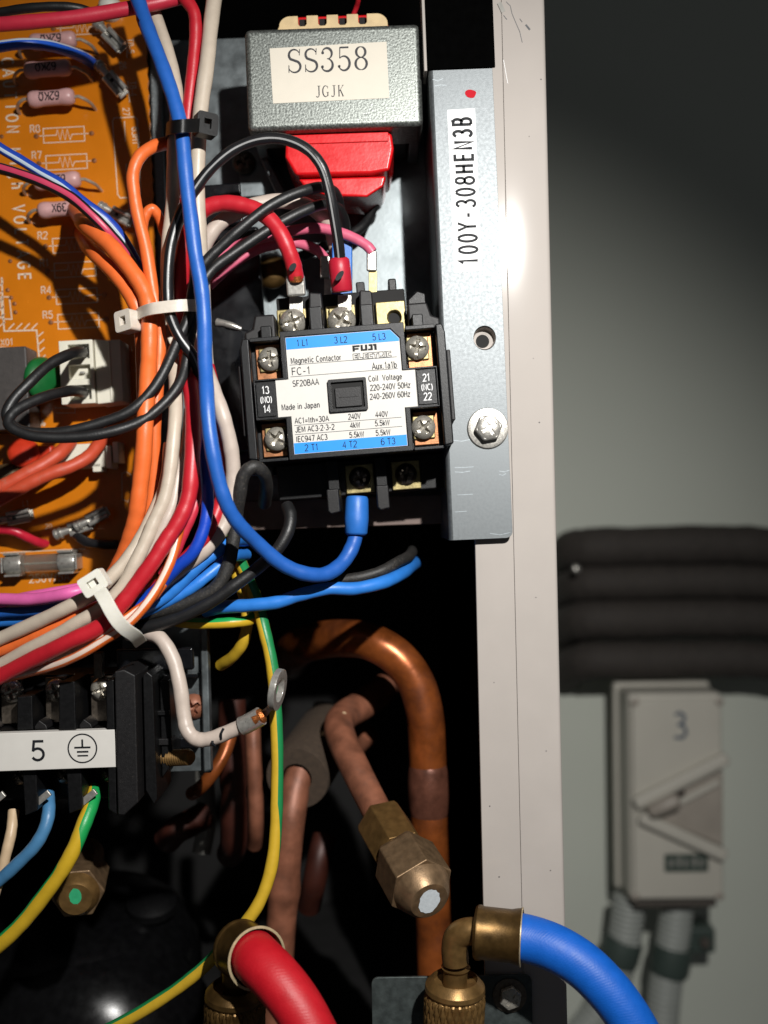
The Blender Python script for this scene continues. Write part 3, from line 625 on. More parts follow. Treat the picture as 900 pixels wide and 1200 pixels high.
# white three-way header with pockets
x, z = B.LH(90, 436, 48)
poly = [(-19, -36), (19, -36), (19, 36), (-19, 36)]
hs = [[(-9, zc-8), (15, zc-8), (15, zc+8), (-9, zc+8)] for zc in (23, 0, -23)]
hd = B.part('header_block', MB().prism(poly, 0, 14, holes=hs).add([], []), 'connector_white', bevel=0.8); hd.location = (x*B.k, -48*B.k, z*B.k)
hd['label'] = 'white three-way nylon header with two black wires'
mb = MB().box(-19, 19, 14.1, 42, -36, 36); B.part('block_body', mb, 'connector_white', hd, bevel=1)
mb = MB().prism([(20, -37), (50, -35), (50, 35), (34, 35), (20, 37)], 4, 46); B.part('side_housing', mb, 'connector_white', hd, bevel=1.5)
B.part('side_rib', MB().box(36, 38, 2, 45, -34, 34), 'connector_white', hd, bevel=.6)
for zc in (23, 0, -23):
    B.part('pocket_floor', MB().box(-8.8, 14.8, 11, 13.8, zc-7.8, zc+7.8), 'connector_white', hd); B.part('pin', MB().box(2, 7, 5, 11, zc-1.2, zc+1.2), 'solder', hd, bevel=.4)
x, z = B.LH(103, 534, 28)
wc = B.part('white_socket', MB().box(x-36, x+20, -26, -0.2, z-14, z+14), 'connector_white', bevel=1.2)
for i, (a, b, c, d) in enumerate([(22, 28, -16, 10), (29.5, 36, -10, 14), (-34, -22, 2, 12), (-16, -2, -13, -4), (4, 14, -19, -9)]): B.part('socket_rib', MB().box(x+a, x+b, -34+i*2, -1, z+c, z+d), 'connector_white', wc, bevel=1)
# glass fuse in clips
x, z = B.LH(48, 660, 16)
fz = B.part('fuse_tube', MB().cyl((x-34, -16, z), (1, 0, 0), 10.5, 68, 24), 'glass')
fz['label'] = 'glass tube fuse held in metal clips'
B.part('fuse_wire', MB().cyl((x-34, -16, z), (1, 0, 0), 0.8, 68, 8), 'solder', fz)
for sx in (-1, 1):
    B.part('end_cap', MB().lathe([(11.4, 0), (11.8, 1), (11.8, 18), (11.4, 19)], (x+sx*(36 if sx < 0 else 22), -16, z) if sx > 0 else (x-40, -16, z), (1, 0, 0), 24), 'steel_bright', fz)
    cx = x+31 if sx > 0 else x-31
    for tz in (-1, 1):
        B.part('clip_jaw', MB().prism([(cx-9, z+tz*11), (cx+9, z+tz*11), (cx+9, z+tz*13.6), (cx-9, z+tz*13.6)], -27, -0.2), 'steel_bright', fz, bevel=.7)
    B.part('clip_jaw', MB().prism([(cx+sx*10.5, z-9), (cx+sx*13, z-9), (cx+sx*13, z+9), (cx+sx*10.5, z+9)], -26, -0.2), 'steel_bright', fz, bevel=.7)
# bare crimp ends standing on board tabs
def spade(px, py, ang, label=None, n=1.0, H=14):
    """female push-on terminal lying along ang (degrees, from wire to tip) with rolled edges"""
    x, z = B.LH(px, py, H); m = Matrix.Translation((x, -H, z)) @ Matrix.Rotation(-R(ang), 4, 'Y') @ Matrix.Scale(n, 4)
    mb = MB(); q = lambda p: m @ Vector(p)
    mb.box(4, 30, -1, 1, -8, 8, m)
    for sz in (-1, 1): mb.tube([q((4, -3.6, sz*5.2)), q((17, -3.6, sz*5.2)), q((30, -3.2, sz*5.4))], 3.3*n, 10)
    mb.tube([q((-14, -2, 0)), q((-6, -2, 0)), q((4, -1.5, 0))], [6.2*n, 5.4*n, 4.2*n], 12)
    for sx in (-13, -8): mb.tube([q((sx, -2, 0)), q((sx+2.6, -2, 0))], 7*n, 12)
    o = B.part('spade_terminal', mb, 'steel_bright', ang=40)
    if label: o['label'] = label
    mb = MB().box(24, 33, 1.2, 3.2, -6, 6, m); B.part('board_tab', mb, 'solder', o)
    mb = MB().lathe([(2.2, 0), (2.2, .6)], q((11, -1.1, 0)), (0, -1, 0), 10); B.part('dimple', mb, 'dark_steel', o)
    return o
spade(122, 36, -48, 'spade terminal under the red wire', .95); spade(124, 86, -52, 'spade terminal ending the short blue wire', 1.0)
spade(128, 247, -30, 'dull spade terminal beside the lowest resistor', .9); spade(78, 622, 16, 'long grey spade terminal above the fuse', 1.0)
spade(100, 612, 24, None, .9, 20); spade(6, 609, 8, None, 1.0, 10)

# ================================================================ TRANSFORMER
T = Plane('transformer', 'boxy steel transformer with red winding and SS358 label', 'transformer', 391, 90, 4, 2.0)
T.part('steel_frame', MB().box(-103, 103, 0, 70, -60, 60), 'transformer_steel', bevel=7, seg=4)
T.part('frame_leg', MB().box(-101, -88, 72, 155, -57, 57), 'galvanised', bevel=2); T.part('frame_leg', MB().box(88, 101, 72, 155, -57, 57), 'galvanised', bevel=2)
T.part('core', MB().box(-86, 86, 72, 150, -52, 52), 'dark_steel', bevel=2)
lb = T.part('label', MB().prism([T.L(316, 57), T.L(453, 49), T.L(456, 115), T.L(320, 121.5)], -0.6, -0.02), 'cream_label')
# serif digits drawn as pen strokes
def arc(cx, cz, rx, rz, a0, a1, n=14): return [(cx+rx*math.cos(R(a0+(a1-a0)*i/n)), cz+rz*math.sin(R(a0+(a1-a0)*i/n))) for i in range(n+1)]
def glyph(ch):
    """list of (points, widths) in a 10 x 16 cell"""
    t, h = 0.55, 1.75
    def sw(n, a, b): return [a+(b-a)*math.sin(math.pi*i/(n-1)) for i in range(n)]
    if ch == 'S':
        p = arc(5, 11.9, 3.7, 3.7, 20, 225, 14) + arc(5, 4.2, 4.1, 3.9, 55, -160, 16)
        return [(p, sw(len(p), t, h)), ([(8.9, 15.8), (8.6, 11.6)], .6), ([(1.0, .2), (1.1, 5.2)], .6)]
    if ch == '3':
        p = arc(4.6, 12, 3.4, 3.7, 160, -75, 14); q = arc(4.4, 4.4, 4.0, 4.2, 88, -160, 16)
        return [(p, sw(len(p), t, h)), (q, sw(len(q), t, h)), (circ(1.7, 12.6, .55, 8)+[(2.25, 12.6)], 1.0), (circ(1.2, 3.2, .55, 8)+[(1.75, 3.2)], 1.0)]
    if ch == '5':
        q = arc(4.6, 5, 4.0, 4.8, 135, -155, 18)
        return [([(2, 15.6), (8.2, 15.6)], 1.2), ([(2.1, 15.6), (1.8, 8.4)], .7), (q, sw(len(q), t, h)), (circ(1.3, 3, .5, 8)+[(1.8, 3)], 1.0)]
    if ch == '8':
        p = arc(5, 12.1, 3.2, 3.5, 90, 450, 22); q = arc(5, 4.3, 3.9, 4.1, 90, 450, 24)
        return [(p, [t+(h-t)*abs(math.cos(2*math.pi*i/22+math.pi/2)) for i in range(23)]), (q, [t+(h-t)*abs(math.cos(2*math.pi*i/24+math.pi/2)) for i in range(25)])]
    if ch == 'J':
        p = [(6.6, 15.5), (6.6, 4)] + arc(4.2, 3.4, 2.4, 3.2, 0, -150, 10)
        return [(p, [1.7]*3+[1.3]*9+[.6]), ([(4.2, 15.6), (9, 15.6)], .7)]
    if ch == 'G':
        p = arc(5, 8, 4.3, 7.6, 45, 330, 24)
        return [(p, sw(len(p), t, 1.9)), ([(8.4, 6.4), (8.4, 1.2)], 1.6), ([(6, 6.5), (10, 6.5)], .6), ([(8.5, 15.4), (8.5, 11.6)], .6)]
    if ch == 'K':
        return [([(2.2, 15.6), (2.2, .4)], 1.7), ([(.8, 15.6), (3.8, 15.6)], .6), ([(.8, .4), (3.8, .4)], .6), ([(8.6, 15.4), (2.6, 7)], .7), ([(4.4, 9.2), (8.4, .4)], 1.7), ([(6.8, 15.6), (10, 15.6)], .6), ([(6.8, .4), (10, .4)], .6)]
def serif(plane, parent, txt, px, py, cw, chh, y, slope, mat):
    for i, ch in enumerate(txt):
        mb = MB(); cx = px+(i-(len(txt)-1)/2)*cw; cy = py - (i-(len(txt)-1)/2)*cw*math.tan(R(slope)); sx, sz = cw*0.86/10, chh/16
        for pts, wd in glyph(ch):
            X, Z = plane.L(cx, cy)
            mb.stroke([(X+(a-5)*sx, Z+(b-8)*sz) for a, b in pts], [w*sx*1.0 for w in wd] if isinstance(wd, list) else wd*sx, y)
        plane.part('lettering', mb, mat, parent, flat=True, ang=0)
serif(T, lb, 'SS358', 384, 70, 19.5, 28, -0.75, 2.5, 'faded_ink'); serif(T, lb, 'JGJK', 386, 107, 8.9, 13.5, -0.75, 2, 'faded_ink')
# winding below, wrapped in red tape
wnd = T.part('winding', MB().prism([(-60, -61), (66, -61), (68, -80), (62, -106), (40, -109), (-50, -108), (-62, -86)], 18, 112), 'red_tape', bevel=4, seg=3)
T.part('tape_fold', MB().prism([(-48, -109.5), (58, -109.5), (54, -122), (34, -134), (-14, -131), (-40, -120)], 27, 108), 'red_tape', wnd, bevel=3, seg=2)
T.part('tape_flap', MB().box(-60, 62, 16, 19.8, -72, -61), 'red_tape', wnd, bevel=1)
# top bobbin flange with four notches
pts = [(-66, 61)] + [(-66, 68)] + arc(-50, 72, 14, 12, 180, 100, 6)
for c in (-36, -12, 12, 36): pts += [(c-5, 84), (c-5, 74), (c-3, 71.5), (c+3, 71.5), (c+5, 74), (c+5, 84)]
pts += arc(52, 72, 14, 12, 80, 0, 6) + [(66, 61)]
bo = T.part('bobbin_flange', MB().prism(pts, 24, 34), 'bobbin_cream', bevel=1)
T.part('tape_back', MB().prism([(-70, 61), (-69, 72), (-60, 83), (-46, 88), (46, 88), (60, 83), (69, 72), (70, 61)], 36, 110), 'red_tape', bo, bevel=2)
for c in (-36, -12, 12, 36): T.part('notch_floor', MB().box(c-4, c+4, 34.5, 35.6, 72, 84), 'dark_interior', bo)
# foot and its screw
ft = T.part('mounting_foot', MB().prism([T.L(262, 128), T.L(300, 126), T.L(336, 205), T.L(318, 206), T.L(310, 186), T.L(262, 190)], 144, 150), 'galvanised_plate', bevel=1)
T.part('foot_brace', MB().prism([T.L(288, 140), T.L(297, 140), T.L(330, 203), T.L(317, 204)], 112, 143), 'galvanised', bevel=2)
mb = MB(); X, Z = T.L(268, 146); screw_head(mb, X, 140, Z, 15, 9, 20, .15, .6, dep=.5); T.part('foot_screw', mb, 'screw_dark')
tw = wire('transformer_lead', 'thin dark red lead rising behind the transformer', 'w_red', 3, [(414, 18, 18), (418, 8, 16), (421, -4, 12), (424, -30, 8)], cat='wire')

# ================================================================ BLACK BOX behind the wires, left of the contactor
Q = Plane('black_component_box', 'glossy black plastic component box behind the wires left of the contactor', 'component', 268, 380, 22, 4)
Q.part('housing', MB().box(-38, 40, 26, 120, -180, 120), 'gloss_black', bevel=4, seg=3)
Q.part('raised_block', MB().box(-20, 24, 10, 25.8, 120, 168), 'gloss_black', bevel=2)
Q.part('cover', MB().prism([(-34, -150), (34, -150), (30, -10), (-30, 8)], 4, 25.8), 'gloss_black', bevel=3, seg=3)
pn = Q.part('pin_terminal', MB().tube([Vector((-14, 4, 4)), Vector((-6, 2, 2)), Vector((4, 0, -2)), Vector((14, 2, -6))], [5, 4, 4, 2.4], 12), 'steel_bright')
Q.part('mounting_screw', MB().lathe([(20, 0), (20, 6), (14, 12), (5, 14)], (50, 60, 70), (0, -1, 0), 24), 'brass_dark', ang=50)

# ================================================================ CONTACTOR
C = Plane('contactor', 'black magnetic contactor with blue and white front label', 'contactor', 406, 459, -12, 4.5)
MAT = 'contactor_black'
cross = [(-73, 22), (-108, 22), (-108, -26), (-73, -26), (-73, -75), (73, -75), (73, -26), (108, -26), (108, 22), (73, 22), (73, 76), (-73, 76)]
inner = [(-67, 20), (-106, 20), (-106, -24), (-67, -24), (-67, -69), (67, -69), (67, -24), (106, -24), (106, 20), (67, 20), (67, 58), (57, 69), (-67, 69)]
C.part('front_cover', MB().prism(cross, 1.5, 26), MAT, bevel=1.5)
C.part('front_rim', MB().prism(cross, -2.2, 1.3, holes=[inner]), MAT, bevel=0.9)
C.part('body', MB().box(-116, 116, 30, 190, -74, 70), MAT, bevel=3)
for sx in (-1, 1):
    C.part('side_wall', MB().prism([(sx*110, -72), (sx*121, -70), (sx*121, 62), (sx*118, 72), (sx*110, 72)], 4, 189), MAT, bevel=2)
    C.part('side_rail', MB().box(min(sx*121.3, sx*126), max(sx*121.3, sx*126), 14, 120, -42, 42), 'grey_black_plastic', bevel=1.5)
    C.part('recess_wall', MB().box(min(sx*74, sx*109), max(sx*74, sx*109), 3, 29, 67, 72), MAT, bevel=1)
    C.part('recess_wall', MB().box(min(sx*74, sx*109), max(sx*74, sx*109), 3, 29, -75, -71), MAT, bevel=1)
    C.part('top_shoulder', MB().prism([(sx*118, 71), (sx*118, 84), (sx*108, 88), (sx*104, 104), (sx*80, 104), (sx*80, 71)], 34, 150), 'grey_black_plastic', bevel=3)
    C.part('shoulder_post', MB().box(min(sx*84, sx*97), max(sx*84, sx*97), 20, 33.6, 73, 88), MAT, bevel=1.5)
    for sz in (-1, 1):
        C.part('terminal_strip', MB().box(min(sx*76, sx*105), max(sx*76, sx*105), 24, 28, (24 if sz > 0 else -68), (66 if sz > 0 else -28)), 'copper_strip', bevel=.8)
        C.part('clamp_washer', MB().box(sx*88-13, sx*88+13, 20, 23.7, sz*47-14, sz*47+14), 'zinc_yellow', bevel=1.5)
        mb = MB(); screw_head(mb, sx*87.5, 18, sz*47.5, 14.2, 8, 20+37*sx+21*sz, .15, .66, slot=True, dep=.6); C.part('terminal_screw', mb, 'screw_steel')
# label
y0 = -0.05
lab = C.part('label_plate', MB().prism([(-66.6, 19.6), (-82, 19.6), (-82, -23.6), (-66.6, -23.6), (-66.6, -68.6), (66.6, -68.6), (66.6, -23.6), (82, -23.6), (82, 19.6), (66.6, 19.6), (66.6, 57.8), (56.8, 68.6), (-66.6, 68.6)], y0, 1.2), 'white_label')
ye = y0-0.25
C.part('blue_band', MB().prism([(-66.2, 54.5), (66.2, 54.5), (66.2, 57.6), (56.6, 68.2), (-66.2, 68.2)], ye, y0-.02), 'blue_label', lab)
C.part('blue_band', MB().prism([(-66.2, -68.2), (66.2, -68.2), (66.2, -55.5), (-66.2, -55.5)], ye, y0-.02), 'blue_label', lab)
yt = ye-0.15
def ct(s, x, z, sz, xs=1.0, bold=0.0, mat='ink', align='CENTER', y=yt): 
    mb = MB(); text(mb, s, x, z, y, sz, 0, xs, bold, align); C.part('lettering', mb, mat, lab, flat=True, ang=0)
for s, x in (('1 L1', -47), ('3 L2', -2), ('5 L3', 43)): ct(s, x, 61.2, 10.2, .85)
for s, x in (('2 T1', -46), ('4 T2', -1), ('6 T3', 44)): ct(s, x, -61.9, 10.2, .9)
ct('Magnetic Contactor', -62, 41, 9.2, .80, .05, 'faded_ink', 'LEFT'); ct('FC-1', -62, 28.4, 11.5, 1.05, 0, 'faded_ink', 'LEFT'); ct('SF20BAA', -62, 14.2, 9.4, .86, 0.05, 'faded_ink', 'LEFT')
ct('Aux.1a1b', 61, 27.2, 10.2, .78, .05, 'faded_ink', 'RIGHT'); ct('Made in Japan', -77, -12.5, 9.2, .82, .05, 'faded_ink', 'LEFT')
ct('Coil  Voltage', 27, 13, 8.8, .84, .08, 'faded_ink', 'LEFT'); ct('220-240V 50Hz', 28, 2.2, 9.0, .80, .08, 'faded_ink', 'LEFT'); ct('240-260V 60Hz', 27, -8.2, 9.0, .80, .08, 'faded_ink', 'LEFT')
for z, a, b, c in ((-29.5, 'AC1=Ith=30A', '240V', '440V'), (-39.8, 'JEM AC3•2•3-2', '4kW', '5.5kW'), (-51, 'IEC947 AC3', '5.5kW', '5.5kW')):
    ct(a, -63, z, 8.6, .86, .08, 'faded_ink', 'LEFT'); ct(b, 7 if b != '5.5kW' else 8, z, 8.6, .8, .08, 'faded_ink'); ct(c, 39, z, 8.6, .8, .08, 'faded_ink')
for (xa, za, xb, zb) in ((-64, 36.2, 62, 36.2), (-64, 22.4, 62, 22.4), (-64, -34.8, 62, -34.8), (-64, -45.5, 62, -45.5)):
    C.part('rule_line', MB().stroke([(xa, za), (xb, zb)], 0.55, yt), 'line_ink', lab, flat=True, ang=0)
# maker's mark: heavy block letters over outlined ones
fx, fz, fh = 11, 46.2, 7.6
def blk(rects):
    mb = MB()
    for (a, b, c, d) in rects: mb.add([(fx+a, yt, fz+c), (fx+b, yt, fz+c), (fx+b, yt, fz+d), (fx+a, yt, fz+d)], [(0, 1, 2, 3)])
    C.part('logo_letter', mb, 'ink', lab, flat=True, ang=0)
blk([(0, 2.6, 0, 7), (2.6, 8.6, 4.9, 7), (2.6, 7.2, 1.9, 3.8)]); blk([(9.6, 12.2, 0, 7), (12.2, 14.8, 0, 2), (14.8, 17.4, 0, 7)])
blk([(18.2, 21.2, 0, 2), (21.2, 23.8, 0, 7), (19.2, 21.2, 5, 7)]); blk([(25.6, 28.4, 0, 7), (24.4, 25.6, 5, 7)])
mb = MB(); ex = fx
def outl(pts): mb.stroke([(fx+a, fz-9.6+b) for a, b in pts], .6, yt, True)
E = lambda o: outl([(o, 0), (o+5, 0), (o+5, 1.9), (o+2, 1.9), (o+2, 2.4), (o+4.6, 2.4), (o+4.6, 4.3), (o+2, 4.3), (o+2, 4.9), (o+5, 4.9), (o+5, 6.8), (o, 6.8)])
E(0); outl([(6, 0), (11, 0), (11, 1.9), (8, 1.9), (8, 6.8), (6, 6.8)]); E(12)
Cc = lambda o: outl([(o, 0), (o+5, 0), (o+5, 2), (o+2, 2), (o+2, 4.8), (o+5, 4.8), (o+5, 6.8), (o, 6.8)])
Cc(18); outl([(24, 4.8), (25.6, 4.8), (25.6, 0), (27.6, 0), (27.6, 4.8), (29.4, 4.8), (29.4, 6.8), (24, 6.8)])
outl([(30.4, 0), (32.2, 0), (32.2, 2.4), (33.6, 0), (35.8, 0), (34, 2.8), (35.4, 3.4), (35.4, 6.8), (30.4, 6.8)]); outl([(36.6, 0), (38.6, 0), (38.6, 6.8), (36.6, 6.8)]); Cc(39.6)
C.part('logo_outline', mb, 'faded_ink', lab, flat=True, ang=0)
# number plates of the auxiliary contacts
for sx, tt in ((-1, ('13', '(NO)', '14')), (1, ('21', '(NC)', '22'))):
    npl = C.part('number_plate', MB().prism(rrect(sx*94.5-11, sx*94.5+11, -22, 18, 1.5), -0.4, 1.2), MAT, bevel=.5)
    mb = MB()
    for t, z in zip(tt, (9.2, -2, -13)): text(mb, t, sx*94.5, z, -0.6, 11.5 if '(' not in t else 9.6, 0, .82, .06)
    C.part('plate_lettering', mb, 'white_ink', npl, flat=True, ang=0)
# manual plunger in its window
C.part('window_frame', MB().prism(rrect(-21, 24, -23, 15, 2), -5, -0.35, holes=[rrect(-17.5, 20.5, -19.5, 11.5, 1)]), MAT, bevel=.8)
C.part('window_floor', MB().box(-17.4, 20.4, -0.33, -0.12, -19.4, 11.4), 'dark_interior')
C.part('plunger', MB().prism(rrect(-13.5, 17.5, -18, 5, 1.5), -3.4, -0.36), 'grey_black_plastic', bevel=.8)
C.part('plunger_ridge', MB().box(-9, 13, -4, -3.45, -7, -6), 'grey_black_plastic', bevel=.2)
# top terminals
C.part('terminal_base', MB().box(-79, 79, 62, 150, 70.5, 128), 'dark_interior', bevel=2)
for i, x in enumerate((-60, 0, 61)):
    pl = C.part('terminal_plate', MB().prism([(x-19, 72), (x+17, 72), (x+17, 112), (x-19, 112)], 54, 61, holes=([circ(x+3, 92, 8.5, 24)] if i == 2 else ())), 'zinc_yellow', bevel=1.4)
    if i == 2:
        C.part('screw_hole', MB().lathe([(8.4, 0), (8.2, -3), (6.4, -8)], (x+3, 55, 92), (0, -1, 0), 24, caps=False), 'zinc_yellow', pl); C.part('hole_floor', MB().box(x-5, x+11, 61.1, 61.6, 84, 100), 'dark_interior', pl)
        continue
    C.part('washer', MB().box(x-15, x+13, 48, 53.8, 76, 108), 'zinc_yellow', pl, bevel=1.5)
    mb = MB(); screw_head(mb, x+(0 if i else 1), 44, 91-3*i+3, 17 if i else 16, 10, 15+40*i, .13, .72, slot=True, dep=.6); C.part('clamp_screw', mb, 'screw_steel', pl)
for x, za, zb, ya in ((-30, 71, 122, 18), (31, 71, 120, 18)):
    C.part('barrier', MB().prism([(x-7.5, za), (x+7.5, za), (x+7.5, zb-16), (x-7.5, zb-16)], ya, 150), MAT, bevel=1.5)
    C.part('barrier', MB().prism([(x-10, zb-36), (x+9, zb-36), (x+8, zb+4), (x-7, zb+6)], ya+22, 151), 'grey_black_plastic', bevel=2.5)
    C.part('barrier_foot', MB().prism([(x-14, 71), (x+12, 71), (x+8, 86), (x-9, 86)], 26, 60), 'grey_black_plastic', bevel=1.5)
C.part('barrier', MB().box(20, 31, 70, 150, 100, 142), 'grey_black_plastic', bevel=2); C.part('barrier', MB().box(60, 70, 70, 150, 100, 143), 'black_plastic', bevel=2)
C.part('barrier', MB().prism([(78, 76), (104, 76), (104, 118), (94, 122), (82, 112)], 52, 150), 'black_plastic', bevel=2)
# bottom terminals
C.part('lower_base', MB().box(-98, 116, 96, 190, -120, -75.5), 'black_plastic', bevel=2)
for x in (6, 64):
    pl = C.part('terminal_plate', MB().box(x-18, x+18, 89, 95.6, -118, -82), 'zinc_yellow', bevel=1.2)
    mb = MB(); screw_head(mb, x, 87, -99, 13.5, 7, 10+x, .15, .7, slot=True, dep=.6); C.part('clamp_screw', mb, 'screw_dark', pl)
for x in (-26, 33):
    C.part('barrier', MB().box(x-7, x+7, 60, 95.4, -118, -76), 'black_plastic', bevel=1.5); C.part('barrier', MB().prism([(x-7.5, -112), (x+7.5, -112), (x+7.5, -140), (x-4, -142), (x-7.5, -138)], 12, 100), 'dusty_black', bevel=2)

# ================================================================ WIRES (photo pixels, depth mm)
G1 = 'wires of the main loom'
# -- upper left, over the board
wire('wire', 'pink-red wire running straight across the top left corner', 'w_pinkred', 8.5, [(-60, 31, -6), (0, 29, -8), (60, 24, -8), (120, 15, -6), (180, 4, -4), (230, -10, 0), (280, -30, 6)])
wire('wire', 'black wire arching above the pink-red wire in the top left corner', 'w_black', 5.5, [(-50, 24, 6), (0, 15, 4), (30, 10, 2), (65, 8, 2), (95, 11, 4), (118, 20, 10)])
bw = wire('wire', 'short blue wire with pale stripe ending at a spade terminal', 'w_blue_glint', 6.5, [(-50, 66, 16), (-5, 55, 14), (30, 51, 14), (60, 54, 20), (90, 64, 32), (113, 78, 51)])
wire('wire', 'blue wire with white stripe crossing the board to the loom', 'w_blue_white', 6, [(-60, 130, 4), (0, 173, 0), (22, 186, 0), (48, 202, -1), (76, 218, -2), (97, 236, -2), (121, 254, -1), (139, 273, 2), (153, 296, 6), (170, 330, 10), (180, 370, 12)], u0=0.35)
wire('wire', 'black wire with pink stripe crossing the board to the loom', 'w_black_pink', 6.5, [(-60, 178, -2), (0, 197, -5), (22, 204, -6), (54, 216, -7), (82, 231, -7), (104, 250, -7), (126, 271, -5), (143, 290, 0), (157, 312, 4), (172, 345, 9)])
wire('wire', 'upper of the two thick orange wires rising off the board', 'w_orange', 10, [(84, 238, 52.0), (93, 252, 27.0), (105, 268, 0), (130, 290, -7), (154, 318, -10), (168, 340, -11), (175, 362, -12), (176, 385, -12), (175, 415, -12), (173, 441, -12), (171, 475, -11), (169, 508, -10), (166, 552, -9), (163, 585, -8), (159, 609, -6), (151, 635, -3), (140, 662, 0), (120, 695, 4)], group=G1)
wire('wire', 'lower of the two thick orange wires rising off the board', 'w_orange', 9, [(95, 272, 52.0), (101, 285, 27.0), (112, 298, 2), (132, 318, -4), (150, 342, -7), (161, 362, -8), (166, 385, -6), (168, 420, 0), (170, 480, 6), (172, 540, 8), (165, 600, 8), (150, 650, 8)], group=G1)
wire('wire', 'orange wire making a tall bend beside the board edge', 'w_orange', 7.6, [(205, 166, 6), (193, 168, 0), (178, 172, -6), (163, 184, -9), (156, 205, -10), (158, 228, -10), (162, 252, -10), (171, 293, -10), (178, 335, -10), (184, 365, -10), (187, 400, -9), (186, 440, -6), (182, 490, 0), (180, 550, 2), (172, 610, 4), (156, 655, 6)], group=G1)
wire('wire', 'small orange loop tucked between the tall orange wire and the white wire', 'w_orange', 6, [(178, 330, 2), (170, 295, 0), (167, 268, -1), (171, 251, -2), (178, 245, -2), (186, 254, 0), (193, 272, 4), (200, 295, 10)])
# -- vertical bundle
wire('wire', 'white wire hanging at the right of the bundle, in front of the mounting plate', 'w_white', 9, [(256, -40, 2), (251, 0, -2), (245, 55, -6), (237, 110, -9), (232.5, 160, -11), (232, 220, -11), (234, 290, -9), (237, 340, -6), (240, 400, 0), (244, 440, 4)], group=G1)
wire('wire', 'white wire passing behind the blue wire at the black cable tie', 'w_white', 8.2, [(166, -30, 4), (182, 18, 2), (196, 62, -1), (206, 105, -4), (207, 140, -6), (205, 170, -7), (204, 200, -8), (202, 235, -8), (197, 285, -8), (196, 340, -5), (200, 400, 0), (205, 440, -4), (205.5, 468, -7), (203.5, 508, -9), (200, 552, -11), (193, 585, -12), (182, 609, -13), (171, 635, -14), (158, 660, -15), (142, 688, -15), (118, 713, -15), (90, 730, -14), (50, 753, -13), (0, 780, -12), (-50, 803, -12)], group=G1)
wire('wire', 'upper of the two white wires in the lower left loom', 'w_white', 8.2, [(200, 520, 0), (192, 575, -4), (176, 612, -8), (158, 643, -11), (132, 674, -13), (108, 696, -14), (80, 711, -14), (40, 731, -14), (0, 749, -14), (-50, 768, -14)], group=G1)
wire('wire', 'red wire coming down at the top beside the transformer', 'w_red', 7.5, [(196, -30, -2), (214, -4, -4), (227, 14, -5), (230, 40, -5), (227, 75, -5), (222, 115, -5), (219, 150, -4), (218, 190, 0), (218, 250, 4)], group=G1)
wire('wire', 'thick blue wire looping in front of the whole bundle down to the contactor', 'w_blue', 8.8, [(155, -18, -8), (166, 14, -12), (174, 36, -15), (190, 77, -19), (204, 115, -22), (212, 150, -24), (216, 190, -25), (221, 240, -26), (228, 290, -27), (236, 335, -28), (239.5, 380, -28), (240, 430, -28), (242.5, 475, -28), (248, 520, -28), (256, 560, -28), (266, 590, -28), (279, 613, -27), (302, 638, -25), (330, 661, -22), (358, 673, -18), (382, 673, -13), (402, 659, -8), (413, 641, -5), (417.5, 624, -3), (418, 606, -2)], group=G1, n=18)
o = MB().lathe([(10.5*K(-3), 0), (13.0*K(-3), .0008), (14.2*K(-3), .006), (13.8*K(-3), .010), (13.2*K(-3), .0132), (12.0*K(-3), .0140)], W(417.4, 627.5, -4), (0.02, 0.10, 1), 26).build('terminal_sleeve', 'sleeve_blue', ang=50); child_of(o, bpy.data.objects['wire.013'] if False else bpy.context.scene.objects[-2] if False else [x for x in COL.objects if x.get('label', '').startswith('thick blue wire looping')][0])
bt_ = MB().tube([W(70*0+168.3, 21, -12.4), W(170.8, 28, -13.6)], 9.0*K(-13), 18).build('tape_band', 'black_plastic', ang=50); child_of(bt_, o.parent)
# -- black wires
wire('wire', 'black wire arching high over the contactor to its red-sleeved middle terminal', 'w_black_white', 6.6, [(399, 318, -6), (398, 300, -9), (394, 265, -14), (387, 225, -18), (376, 193, -20), (358, 173, -20), (332, 163, -19), (303, 164, -18), (275, 175, -17), (250, 196, -16), (230, 221, -15), (213, 248, -15), (203, 275, -15), (197.5, 305, -15), (196, 340, -16), (199, 366, -17), (210, 393, -18), (226, 418, -17), (234, 442, -14), (238, 480, -6), (240, 520, 0)], u0=0.55)
sl = MB().lathe([(11*K(-8), 0), (12.4*K(-8), .0006), (12.8*K(-8), .008), (12.2*K(-8), .0112), (9.5*K(-8), .012)], W(401, 342, -6), (-0.10, -0.12, 1), 26).build('terminal_sleeve', 'sleeve_red', ang=50)
wa = [x for x in COL.objects if x.get('label', '').startswith('black wire arching high')][0]; child_of(sl, wa)
mk = MB().add([W(398+a*math.cos(.9)*7-b*3.2*math.sin(.9), 323-a*math.sin(.9)*7-b*3.2*math.cos(.9), -13.2) for a, b in [(math.cos(t*.4), math.sin(t*.4)) for t in range(16)]], [tuple(range(16))]).build('ink_mark', 'ink', flat=True, ang=0); child_of(mk, sl) if False else child_of(mk, wa)
lg = MB().box(-8, 8, -2, 0.5, -16, 6); lgo = lg.build('ring_lug', 'solder', k=K(0), bevel=.8); lgo.location = W(404, 352, 1.5); child_of(lgo, wa)
